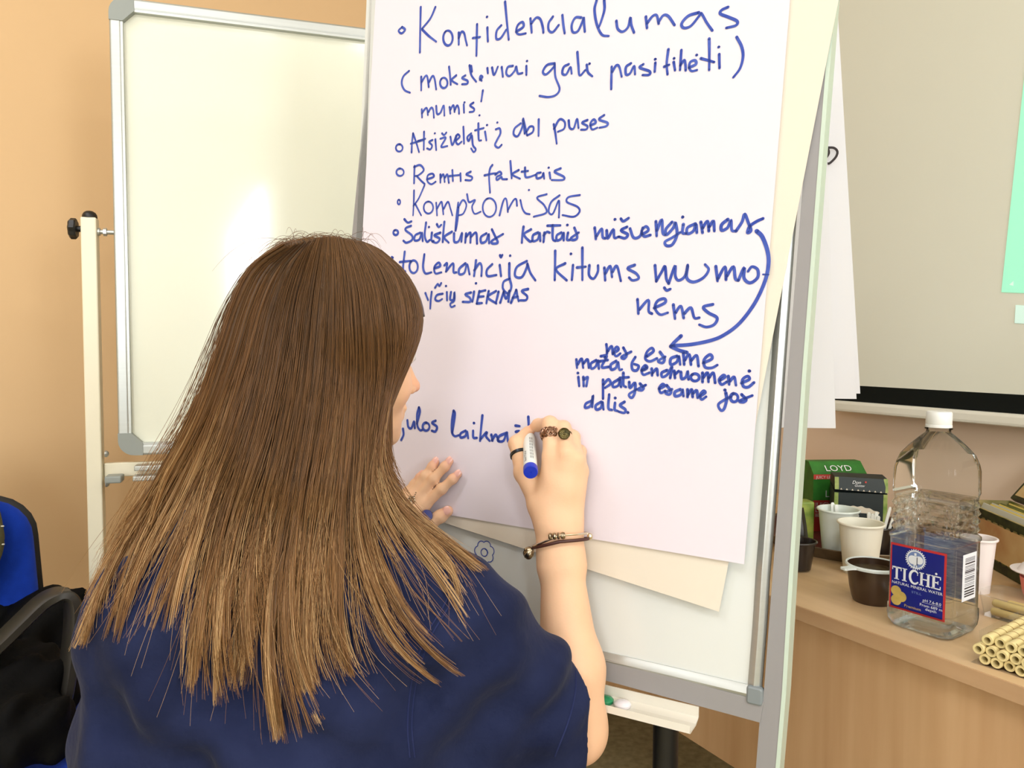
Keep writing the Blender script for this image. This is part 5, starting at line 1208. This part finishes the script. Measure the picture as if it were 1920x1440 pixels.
for k, a_ in enumerate((-.30, -.16, -.03, .12)):
    p = wr_pt(a_, .06, .0035); t_ = unit(wr_pt(a_ + .05, .06, .0035) - wr_pt(a_ - .05, .06, .0035)); mb = MB(); hw_ = (.0019, .0019, .0014, .0026)[k]
    X2 = unit(np.cross(t_, vw)); Y2 = np.cross(t_, X2); mb.lathe([(.001, -hw_), (.0036, -hw_ * .9), (.0044, 0), (.0036, hw_ * .9), (.001, hw_)], 16, p, (X2, Y2, t_)); obj('bead', mb, m_silver, sb_, True)
mb = MB(); p = wr_pt(-1.25, .10, -.011); mb.sphere(p + np.array([-.003, -.002, -.004]), (.0062, .0055, .0082), None, 14, 9)
for k in range(7):
    a_ = 2 * PI * k / 7; mb.tube([p + np.array([-.003, -.002, -.004]) + np.array([math.cos(a_ + t) * .0060 * math.cos(t * 1.2 - .6), math.sin(a_ + t) * .0053 * math.cos(t * 1.2 - .6), .0082 * math.sin(t * 1.2 - .6)]) * 1.04 for t in np.linspace(0, 1, 8)], .0007, 5)
obj('charm', mb, m_silver, sb_, True)
mb = MB(); p = wr_pt(1.45, .10, -.001); mb.sphere(p, (.0038, .0038, .0045), None, 12, 8); obj('bead', mb, mat('bright_silver', (226, 214, 190)), sb_, True)

# --- the marker pen being used, and the cap held in the left hand
tip = B(991, 803, .0112); bk = A(995, 886, .106); md = unit(bk - tip); ML = float(np.linalg.norm(bk - tip))
Xm = unit(np.cross(md, Z)); Ym_ = np.cross(md, Xm); axm = (Xm, Ym_, md)
mk = thing('marker_pen', 'white and blue marker pen held in the right hand, writing on the sheet', 'marker', tip)
mb = MB(); mb.lathe([(.0008, 0), (.0022, .001), (.0024, .007), (.0012, .007)], 16, tip, axm); obj('nib', mb, m_ink, mk, True)
mb = MB(); mb.lathe([(.0030, .0055), (.0040, .0075), (.0050, .018), (.0064, .022)], 24, tip, axm); obj('grip', mb, mat('grey_grip', (108, 112, 116), rough=.5), mk, True)
mb = MB(); mb.lathe([(.0062, .0215), (.0074, .026), (.0082, .034), (.0086, ML - .010), (.0082, ML - .0098)], 32, tip, axm); brl = obj('barrel', mb, mat('white_barrel', (232, 238, 234), rough=.35), mk, True)
m_bcap = mat('marker_blue_plastic', (16, 50, 190), rough=.35, coat=.2)
mb = MB(); mb.lathe([(.0080, ML - .0102), (.0090, ML - .010), (.0091, ML - .002), (.0084, ML), (.0012, ML), (.0010, ML - .0006), (.0002, ML - .0006)], 32, tip, axm); obj('end_plug', mb, m_bcap, mk, True)
mb = MB(); vv = CAM - (tip + bk) / 2; vv = unit(vv - md * np.dot(vv, md)); base_a = math.atan2(np.dot(vv, Ym_), np.dot(vv, Xm))
def on_barrel(a_, h, lift=.00012):
    r_ = np.interp(h, [.026, .034, ML - .01], [.0074, .0082, .0086]) + lift; return tip + md * h + (Xm * math.cos(a_) + Ym_ * math.sin(a_)) * r_
def barrel_text(txt, size, a0, h0, along=-1):
    vs, fs = text_geo(txt, size, None, 'LEFT')
    mb.add([on_barrel(a0 + v[1] / .0085, h0 + along * v[0]) for v in vs], fs)
sg = 1 if np.dot(np.cross(md, vv), RT) < 0 else -1
barrel_text('Board Marker', .0048, base_a + .55, ML - .018, -1)
for k in range(3):
    for j in range(7):
        a0 = base_a - .12 - .20 * k; h0 = ML - .022 - j * .0085
        mb.add([on_barrel(a0, h0), on_barrel(a0 + .07, h0), on_barrel(a0 + .07, h0 - .0066), on_barrel(a0, h0 - .0066)], [(0, 1, 2, 3)])
obj('barrel_print', mb, mat('dark_grey_print', (70, 72, 76), rough=.5), brl)
cp = A(800, 967, .034); cn = unit(CAM - cp + np.array([.02, 0, .02])); Xc = unit(np.cross(Z, cn)); Yc = np.cross(cn, Xc)
mb = MB(); mb.lathe([(.0060, -.030), (.0074, -.024), (.0086, -.002), (.0080, 0), (.0002, 0.0004)], 28, cp, (Xc, Yc, cn)); tag(obj('spare_marker', mb, mat('dark_blue_cap', (14, 22, 112), rough=.35), None, True), 'dark blue marker held under the left palm, its round end showing', 'marker')

# ------------------------------------------------------------------ HAIR
hair = None
SK_C = HP(.004, .031); SK_R = np.array([.106, .094, .097])
mbh = MB(); mbh.sphere(SK_C, SK_R * .975, (HF, HR, HU), 48, 32)
# ellipsoid hull + shirt for laying the strands
cv = MB(); cv.sphere(SK_C, SK_R, (HF, HR, HU), 60, 40)
lowhead = HP(-.035, -.06); cv.sphere(lowhead, (.075, .085, .10), (HF, HR, HU), 40, 24)
cv.sphere((lowhead + NECK) / 2 - np.array([0, .012, .03]), (.085, .075, .11), None, 40, 24)
bv_head = BVHTree.FromPolygons(cv.v, cv.f)
G = [
 [(533, 460), (474, 502), (440, 572), (410, 662), (366, 772), (287, 905), (217, 1020), (177, 1120), (153, 1238)],
 [(556, 454), (505, 505), (472, 580), (443, 680), (395, 810), (330, 930), (262, 1035), (214, 1140), (186, 1232)],
 [(574, 451), (535, 500), (504, 580), (478, 690), (440, 820), (388, 940), (330, 1060), (287, 1160), (246, 1262)],
 [(588, 449), (560, 500), (538, 575), (515, 700), (485, 830), (445, 950), (402, 1080), (370, 1205), (338, 1362)],
 [(600, 448), (584, 500), (568, 575), (552, 710), (525, 840), (490, 960), (462, 1090), (446, 1225), (462, 1352)],
 [(612, 447), (606, 500), (598, 575), (587, 710), (565, 840), (538, 970), (513, 1100), (508, 1245), (534, 1412)],
 [(624, 447), (627, 500), (628, 575), (622, 710), (605, 840), (582, 970), (573, 1100), (584, 1235), (648, 1362)],
 [(638, 448), (648, 500), (656, 575), (660, 700), (650, 840), (637, 970), (642, 1100), (668, 1205), (728, 1296)],
 [(654, 451), (675, 500), (690, 570), (698, 700), (688, 840), (680, 960), (702, 1090), (747, 1210), (828, 1292)],
 [(674, 455), (706, 505), (726, 570), (736, 680), (712, 820), (704, 900), (752, 1010), (815, 1120), (858, 1205)],
 [(694, 462), (740, 510), (762, 575), (760, 655), (722, 770), (704, 850), (716, 910), (780, 985), (848, 1055), (885, 1170)],
 [(714, 472), (762, 515), (789, 575), (786, 632), (754, 705), (724, 780), (712, 848), (722, 905), (773, 969), (846, 1027), (908, 1080)]]
NS = 30
sarr = np.linspace(0, 1, NS)
def hair_depth(x, y):
    d = Vector(ray(x, y)); L = d.length; dn = d.normalized(); best = None
    for bv in (bv_head, bv_shirt):
        h = bv.ray_cast(Vector(CAM), dn)
        if h[0] is not None:
            t = h[3] / L; best = t if best is None else min(best, t)
    return best
GP = []; GD = []
for g_ in G:
    P2 = catmull(g_, 8); L = np.concatenate([[0], np.cumsum(np.linalg.norm(np.diff(P2, axis=0), axis=1))])
    s_ = np.linspace(0, L[-1], NS); P2 = np.stack([np.interp(s_, L, P2[:, i]) for i in (0, 1)], 1)
    dep = [hair_depth(x, y) for x, y in P2]; okk = [i for i, q in enumerate(dep) if q is not None]
    dep = np.interp(np.arange(NS), okk, [dep[i] for i in okk])
    GP.append(P2); GD.append(dep)
GD = np.array(GD); GP = np.array(GP)
for _ in range(6):
    sm = GD.copy(); sm[:, 1:-1] = (GD[:, :-2] + GD[:, 1:-1] * 2 + GD[:, 2:]) / 4; sm[1:-1] = (sm[:-2] + sm[1:-1] * 2 + sm[2:]) / 4; GD = np.minimum(sm, GD)
G3 = np.array([[at(GP[i, j, 0], GP[i, j, 1], GD[i, j] - .004) for j in range(NS)] for i in range(len(G))])
NG = len(G)
CL = np.array([0, .55, 1.05, 1.6, 2.2, 2.75, 3.35, 3.9, 4.5, 5.05, 5.7, 6.3, 7.0, 7.75, 8.15, 9.1, 10.05, 10.8])
CLJ = np.random.default_rng(3).uniform(-.16, .16, len(CL)); CL = CL + CLJ
def gpt(u, clump=0.0):
    if clump > 0:
        uc = CL[np.argmin(np.abs(CL - u))]
        w_ = np.clip((sarr - .30) / .5, 0, 1) ** 1.2 * clump
        uu = np.clip(u * (1 - w_) + uc * w_, 0, NG - 1.0001); i = uu.astype(int); t = (uu - i)[:, None]; J = np.arange(NS)
        a, b, c, d = G3[np.maximum(i - 1, 0), J], G3[i, J], G3[np.minimum(i + 1, NG - 1), J], G3[np.minimum(i + 2, NG - 1), J]
        return .5 * (2 * b + (c - a) * t + (2 * a - 5 * b + 4 * c - d) * t * t + (3 * b - a - 3 * c + d) * t ** 3)
    return gpt0(u)
CTX = np.random.default_rng(9).uniform(-.022, .026, len(CL)); CLN = np.random.default_rng(5).uniform(.90, 1.06, len(CL))
def gpt0(u):
    u = np.clip(u, 0, NG - 1.0001); i = int(u); t = u - i
    a, b, c, d = G3[max(i - 1, 0)], G3[i], G3[i + 1], G3[min(i + 2, NG - 1)]
    return .5 * (2 * b + (c - a) * t + (2 * a - 5 * b + 4 * c - d) * t * t + (3 * b - a - 3 * c + d) * t ** 3)
HV, HQ, HCOL = [], [], []
nv = 0
def add_strand(P_, rad, c0, c1, c2, tp=.25, flat=1.0):
    """a tapered strand, root colour c0, mid c1, tip c2 (the hair is dyed lighter towards its ends)"""
    global nv
    n_ = len(P_); T_ = np.gradient(P_, axis=0); T_ /= np.linalg.norm(T_, axis=1, keepdims=True) + 1e-9
    S_ = np.cross(T_, FW); S_ /= np.linalg.norm(S_, axis=1, keepdims=True) + 1e-9; U_ = np.cross(S_, T_)
    s01 = np.linspace(0, 1, n_); r_ = rad * np.where(s01 < .75, 1, 1 - (s01 - .75) / .25 * (1 - tp))
    seg = 3 if rad < .0011 else 6
    for k in range(seg):
        a_ = 2 * PI * k / seg + .5; HV.append(P_ + (S_ * math.cos(a_) + U_ * math.sin(a_) * flat) * r_[:, None])
    base = nv; nv += n_ * seg
    q = []
    for k in range(seg):
        a_ = base + k * n_ + np.arange(n_ - 1); b_ = base + ((k + 1) % seg) * n_ + np.arange(n_ - 1); q.append(np.stack([a_, a_ + 1, b_ + 1, b_], 1))
    HQ.append(np.vstack(q))
    w_ = np.clip(s01 * 2, 0, 1)[:, None]; w2 = np.clip(s01 * 2 - 1, 0, 1)[:, None]
    col = (np.array(c0) * (1 - w_) + np.array(c1) * w_) * (1 - w2) + np.array(c2) * w2
    for k in range(seg): HCOL.append(col)
DARK, MID, GOLD, PALE = (np.array(lin(c)) for c in ((74, 55, 36), (130, 92, 54), (186, 140, 86), (224, 186, 132)))
def strand_cols(v):
    # v in 0..1 : dark to light lock
    r_ = DARK * (1 - .85 * v) + MID * (.85 * v); m_ = DARK * (1 - v) * .6 + MID * (.4 + .6 * v) * (1 if v < .6 else 1.1) ; t_ = MID * (1 - v) + (GOLD if v < .75 else PALE) * v
    return r_, m_, t_
def strand_path(u0, uspread, lift, lenf, wig, seed, tipx, curl, front=False):
    rr2 = np.random.default_rng(seed)
    P_ = gpt(u0, uspread)
    # length
    k = np.interp(np.linspace(0, lenf, NS), sarr * 1.0, np.arange(NS)); P_ = np.stack([np.interp(np.clip(k, 0, NS - 1), np.arange(NS), P_[:, i]) for i in range(3)], 1)
    ph = rr2.uniform(0, 6.28, 3); s_ = sarr
    side = RT[None, :] * (wig * np.sin(5 * s_ + ph[0]) * s_ + tipx * np.clip(s_ - .62, 0, 1)[:, ] ** 2 * 6)[:, None] 
    up_ = -FW[None, :] * ((lift + wig * .5 * np.sin(4 * s_ + ph[1]) * s_) * (.55 + .45 * np.sin(PI * np.clip(s_ * 1.15, 0, 1))))[:, None]
    if front: side = side + (FW[None, :] * .30 - UP[None, :] * .05) * (np.clip(s_ - .46, 0, 1) ** 1.3)[:, None]
    return P_ + side + up_ + UP[None, :] * (curl * np.clip(s_ - .75, 0, 1) ** 2 * 8)[:, None]
NL = 230
for li in range(NL):
    u0 = (li + RNG.uniform(0, 1)) / NL * (NG - 1); lift = RNG.uniform(-.001, .012); v = RNG.beta(1.2, 3.2) if RNG.uniform() < .6 else RNG.beta(3.5, 1.2)
    lf = RNG.choice([RNG.uniform(.66, .84), RNG.uniform(.84, 1.0), 1.0]); cl = (RNG.uniform(.2, .7) if RNG.uniform() < .25 else RNG.uniform(.82, 1.0)) if u0 < 7 else RNG.uniform(.80, 1.0)
    fr_ = bool(7.6 < u0 < 10.3 and RNG.uniform() < .68); wig = RNG.uniform(.001, .006); ci = int(np.argmin(np.abs(CL - u0))); tipx = CTX[ci] + RNG.uniform(-.006, .006); curl = RNG.uniform(-.002, .008); lf = min(1.0, lf * CLN[ci]); sd = int(RNG.integers(1e9))
    core = strand_path(u0, cl, lift - .003, lf * .96, wig, sd, tipx, curl, fr_)
    c0, c1, c2 = strand_cols(v * .8); add_strand(core, RNG.uniform(.0028, .0042) if u0 < 7 else .0026, c0 * .75, c1 * .8, c2 * .85, .10, .45)
    for k in range(22):
        du = RNG.normal(0, .10); P0 = strand_path(u0 + du, cl, lift + RNG.normal(0, .0014), lf * (1.04 - .30 * RNG.uniform() ** 2.0), wig, sd, tipx + RNG.normal(0, .003), curl, fr_)
        w_ = (np.clip(sarr, 0, 1) ** 1.3 * .75)[:, None]; P_ = P0 * (1 - w_) + (core + (P0 - core) * .16 + RNG.normal(0, .0012, 3) + FW * -.003) * w_
        c0, c1, c2 = strand_cols(float(np.clip(v + RNG.normal(0, .2), 0, 1))); add_strand(P_, RNG.uniform(.00030, .00050), c0, c1, c2, .3)
# loose single hairs over the surface, and fly-aways at crown and sides
for k in range(420):
    u0 = RNG.uniform(0, NG - 1); P_ = strand_path(u0, 0, RNG.uniform(.010, .017), RNG.uniform(.7, 1.0), RNG.uniform(.003, .012), int(RNG.integers(1e9)), RNG.uniform(-.03, .03), RNG.uniform(-.01, .02))
    add_strand(P_, .00026, *strand_cols(RNG.uniform(.3, 1)), .4)
for k in range(130):
    p0 = at(RNG.uniform(545, 690), RNG.uniform(447, 466), .81 + RNG.uniform(0, .06)); dx = RNG.uniform(-1, .6) if k % 3 else RNG.uniform(-1, -.5); hgt = RNG.uniform(.004, .020); L_ = RNG.uniform(.03, .095)
    s_ = np.linspace(0, 1, 14)[:, None]; P_ = p0 + RT * (dx * L_ * s_) + UP * (hgt * np.sin(PI * s_ * .62) - (.030 + .02 * L_ / .09) * abs(dx) * s_ ** 2.4) + FW * (RNG.uniform(-.02, .02) * s_)
    add_strand(P_, .00020, DARK * 1.2, MID, MID, .4)
for k in range(70):
    u0 = RNG.uniform(0, .6); P_ = strand_path(u0, 0, .003, RNG.uniform(.5, 1), .010, int(RNG.integers(1e9)), RNG.uniform(-.03, .03), .01)
    sgn = -1 if u0 < 2 else 1; P_ = P_ + RT * (sgn * RNG.uniform(0, .018) * np.sin(PI * sarr) ** 1.0)[:, None]; add_strand(P_, .0002, DARK, MID, GOLD, .4)
# far side of the head: locks falling in front of the shoulder, so the head is covered all round
for k in range(300):
    a_ = RNG.uniform(-2.2, .62); hang = RNG.uniform(.05, .2); pts = []
    for t in np.linspace(0, 1, 14):
        el = 1.38 - 2.0 * min(t, .75); e_ = (HF * math.sin(a_) - HR * math.cos(a_)) * math.cos(el) + HU * math.sin(el)
        q = SK_C - HU * .004 + HF * SK_R[0] * .97 * np.dot(e_, HF) + HR * SK_R[1] * .98 * np.dot(e_, HR) + HU * SK_R[2] * .96 * np.dot(e_, HU)
        if t > .75: q = q - Z * (t - .75) * 4 * hang
        pts.append(q)
    P_ = catmull(pts, 3); c0, c1, c2 = strand_cols(RNG.uniform(.1, .7)); add_strand(np.array(P_), .0042, c0, c1, c2, .2, .35)
    for q_ in range(3): add_strand(np.array(P_) + RNG.normal(0, .0022, 3), .0005, *strand_cols(RNG.uniform(.1, .9)), .4)
V_ = np.vstack(HV); Q_ = np.vstack(HQ); C_ = np.vstack(HCOL)
cap_v = np.array(mbh.v); o_ = len(V_)
# the cap ellipsoid keeps only the part above and behind the face
keep = [f for f in mbh.f if len(f) == 4 and not (np.dot(np.mean([mbh.v[i] for i in f], 0) - HC, HF) > .055 and np.dot(np.mean([mbh.v[i] for i in f], 0) - HC, HU) < .045)]
V_ = np.vstack([V_, cap_v]); Q_ = np.vstack([Q_, np.array(keep) + o_]); C_ = np.vstack([C_, np.tile(DARK * .7, (len(cap_v), 1))])
m_hair = mat('brown_hair', (110, 80, 50), rough=.42, spec=.32, attr='tone')
hm = np_mesh('hair', V_, Q_, m_hair); set_col(hm, 'tone', C_); hair = obj('hair', hm, None, person, label='long straight brown hair with lighter golden ends')

# ================================================================== OFFICE CHAIR on the left, with bag and jacket
m_blue = mat('blue_chair_fabric', (24, 62, 176), rough=.9, spec=.1, var=.15, vscale=60, bump=.4, bscale=700, sheen=.3)
m_cshell = mat('black_chair_shell', (26, 26, 26), rough=.5)
ch = thing('office_chair', 'office chair with royal blue fabric and black loop armrests at the left edge', 'chair', (at(60, 1420, 1.30)[0] - .06, 1.30, 0))
def pad_mesh(c, X, Y, n_, outline, th, crown, name, m_, par):
    rings = []
    for z_, k in ((-th / 2, .93), (-th / 2 + .006, .985), (0, 1.0), (th / 2 - .008, .985), (th / 2, .93), (th / 2 + crown, .6), (th / 2 + crown * 1.25, .05)):
        rings.append([c + X * a * k + Y * b * k + n_ * z_ for a, b in outline])
    mb = MB(); mb.loft(rings, True, True); return obj(name, mb, m_, par, True)
def rrect(w_, h_, r_, top=1.0):
    out = []
    for sx, sy, a0 in ((1, 1, 0), (-1, 1, 90), (-1, -1, 180), (1, -1, 270)):
        for k in range(7):
            a_ = math.radians(a0 + 15 * k); f = top if sy > 0 else 1
            out.append((sx * (w_ * f - r_) + r_ * math.cos(a_), sy * (h_ - r_) + r_ * math.sin(a_)))
    return out
bcn = unit(np.array([.45, -.89, 0.10])); bX = unit(np.cross(Z, bcn)); bX = bX if bX[0] > 0 else -bX; bY = np.cross(bcn, bX); bY = bY if bY[2] > 0 else -bY
edge = at(86, 1000, 1.38); bc = edge - bX * .225; ztop = at(40, 930, 1.38)[2]; bc[2] = ztop - .19
pad_mesh(bc, bX, bY, bcn, rrect(.22, .19, .075, .93), .03, .012, 'backrest', m_blue, ch)
pad_mesh(bc - bcn * .022, bX, bY, bcn, rrect(.226, .196, .078, .93), .022, .0, 'back_shell', m_cshell, ch)
sc_ = at(60, 1420, 1.24); sc_ = np.array([sc_[0] - .02, sc_[1] + .02, .455]); sX = unit(np.array([.9, .44, 0])); sY = np.array([-sX[1], sX[0], 0])
pad_mesh(sc_, sX, sY, Z, rrect(.23, .22, .09), .05, .014, 'seat', m_blue, ch)
pad_mesh(sc_ - Z * .032, sX, sY, Z, rrect(.225, .215, .09), .03, .0, 'seat_shell', m_cshell, ch)
def strap(pts, wd, th, name):
    P_ = catmull([at(*p) for p in pts], 6); mb = MB(); rings = []
    sd = unit(np.array([.75, -.65, .0]))
    for i in range(len(P_)):
        t = unit(P_[min(i + 1, len(P_) - 1)] - P_[max(i - 1, 0)]); n_ = unit(np.cross(t, sd)); s_ = np.cross(n_, t)
        rings.append([P_[i] + s_ * wd * a + n_ * th * b for a, b in ((-1, -.6), (-.8, -1), (.8, -1), (1, -.6), (1, .6), (.8, 1), (-.8, 1), (-1, .6))])
    mb.loft(rings, True, True); return obj(name, mb, m_bplast, ch, True)
m_bplast = mat('worn_black_plastic', (44, 41, 36), rough=.45)
strap([(-60, 1250, 1.16), (-5, 1208, 1.17), (40, 1165, 1.19), (80, 1128, 1.21), (112, 1115, 1.22), (132, 1122, 1.225), (137, 1150, 1.225), (133, 1210, 1.22), (122, 1290, 1.21), (104, 1370, 1.20), (92, 1440, 1.19), (60, 1475, 1.20)], .021, .0085, 'armrest')
lp = [(p[0] - 285, p[1] - 25, p[2] + .32) for p in [(0, 1208, 1.17), (40, 1165, 1.19), (80, 1128, 1.21), (112, 1115, 1.22), (132, 1122, 1.225), (133, 1210, 1.22), (104, 1370, 1.20), (92, 1440, 1.19)]]
strap(lp, .021, .0085, 'armrest')
mb = MB(); cst = np.array([sc_[0], sc_[1], 0]); mb.tube([cst + Z * .08, cst + Z * .40], .025, 14); obj('gas_column', mb, m_bplast, ch, True)
mb = MB(); mb.tube([bc - bcn * .04 - Z * .10, bc - bcn * .07 - Z * .25, sc_ - Z * .055 + bcn * -.0], .018, 10, flat=.5); obj('back_bracket', mb, m_bplast, ch, True)
for k in range(5):
    a_ = 2 * PI * k / 5; e_ = cst + np.array([math.cos(a_), math.sin(a_), 0]) * .27; mb = MB(); mb.tube([cst + Z * .10, e_ + Z * .07], [.022, .013], 8); lg = obj('base_leg', mb, m_bplast, ch, True)
    mb = MB(); t_ = np.array([-math.sin(a_), math.cos(a_), 0]); mb.tube([e_ + Z * .027 - t_ * .02, e_ + Z * .027 + t_ * .02], .027, 16); obj('castor', mb, m_bplast, lg, True)
# black bag standing on the seat
FBg = Field(np.array([-1.35, .95, .40]), np.array([-.55, 1.75, .80]), .008)
q0 = at(30, 1340, 1.36); zb = sc_[2] + .045
FBg.ell(np.array([q0[0] - .02, q0[1] + .03, zb + .07]), (.15, .09, .085), (sX, sY, Z), .03); FBg.ell(np.array([q0[0] + .03, q0[1] + .03, zb + .10]), (.09, .07, .065), (sX, sY, Z), .04); FBg.ell(np.array([q0[0] - .10, q0[1], zb + .09]), (.09, .08, .06), (sX, sY, Z), .04)
q1 = at(5, 1400, 1.22); FBg.ell(np.array([q1[0], q1[1], zb + .06]), (.12, .10, .07), (sX, sY, Z), .03)
q1 = at(22, 1425, 1.13); FBg.ell(np.array([q1[0], q1[1], zb + .04]), (.085, .07, .06), (sX, sY, Z), .03)
r = FBg._reg(FBg.lo, FBg.lo + FBg.h * FBg.n); sl, g = r
FBg.F += (.011 * np.sin(60 * g[0] + 30 * g[2] + 2 * np.sin(30 * g[1])) * np.sin(40 * g[2] - 25 * g[1]) + .006 * np.sin(110 * g[0] - 70 * g[2])).astype(np.float32)
FBg.F[:, :, :max(0, int((zb - .40) / .008))] = .05
Vb, Qb = FBg.mesh(); bag = obj('black_bag', np_mesh('black_bag', smooth_mesh(Vb, Qb, 2), Qb, mat('black_bag_fabric', (7, 7, 7), rough=.8, spec=.15, var=.3, vscale=25, bump=.3, bscale=200))); tag(bag, 'soft black bag lying on the blue office chair seat', 'bag')
# olive jacket hung over the chair back (only its edge is in view)
FJ = Field(np.array([-1.6, 1.0, .45]), np.array([-.70, 1.8, 1.05]), .009)
je = at(4, 980, 1.30); jc = je - bX * .12
FJ.ell(jc - Z * .02, (.124, .045, .155), (bX, unit(bcn), unit(bY)), .02); FJ.ell(jc - bX * .12 - Z * .03, (.13, .05, .15), (bX, unit(bcn), unit(bY)), .05)
r = FJ._reg(FJ.lo, FJ.lo + FJ.h * FJ.n); sl, g = r
FJ.F += (.004 * np.sin(50 * g[0] + 12 * g[2]) * np.sin(20 * g[2])).astype(np.float32)
Vj, Qj = FJ.mesh(); jk = thing('olive_jacket', 'olive green jacket with pale stitches hung on the chair back at the left edge', 'jacket', jc)
obj('jacket_cloth', np_mesh('jacket_cloth', smooth_mesh(Vj, Qj, 2), Qj, mat('olive_cloth', (96, 92, 58), rough=.9, var=.2, vscale=30, bump=.3, bscale=400)), None, jk)
bvj = BVHTree.FromPolygons([tuple(v) for v in Vj], [tuple(q) for q in Qj]); mb = MB()
for x, y in ((2, 946), (4, 987), (5, 1021), (1, 1060)):
    d_ = Vector(ray(x, y)).normalized(); h = bvj.ray_cast(Vector(CAM), d_)
    if h[0] is not None: p = np.array(h[0]) - np.array(d_) * .001; mb = MB(); mb.tube([p - RT * .004, p + RT * .003 + UP * .0006], .0012, 6); obj('pale_stitch', mb, mat('pale_thread', (220, 218, 200), rough=.8), jk, True)
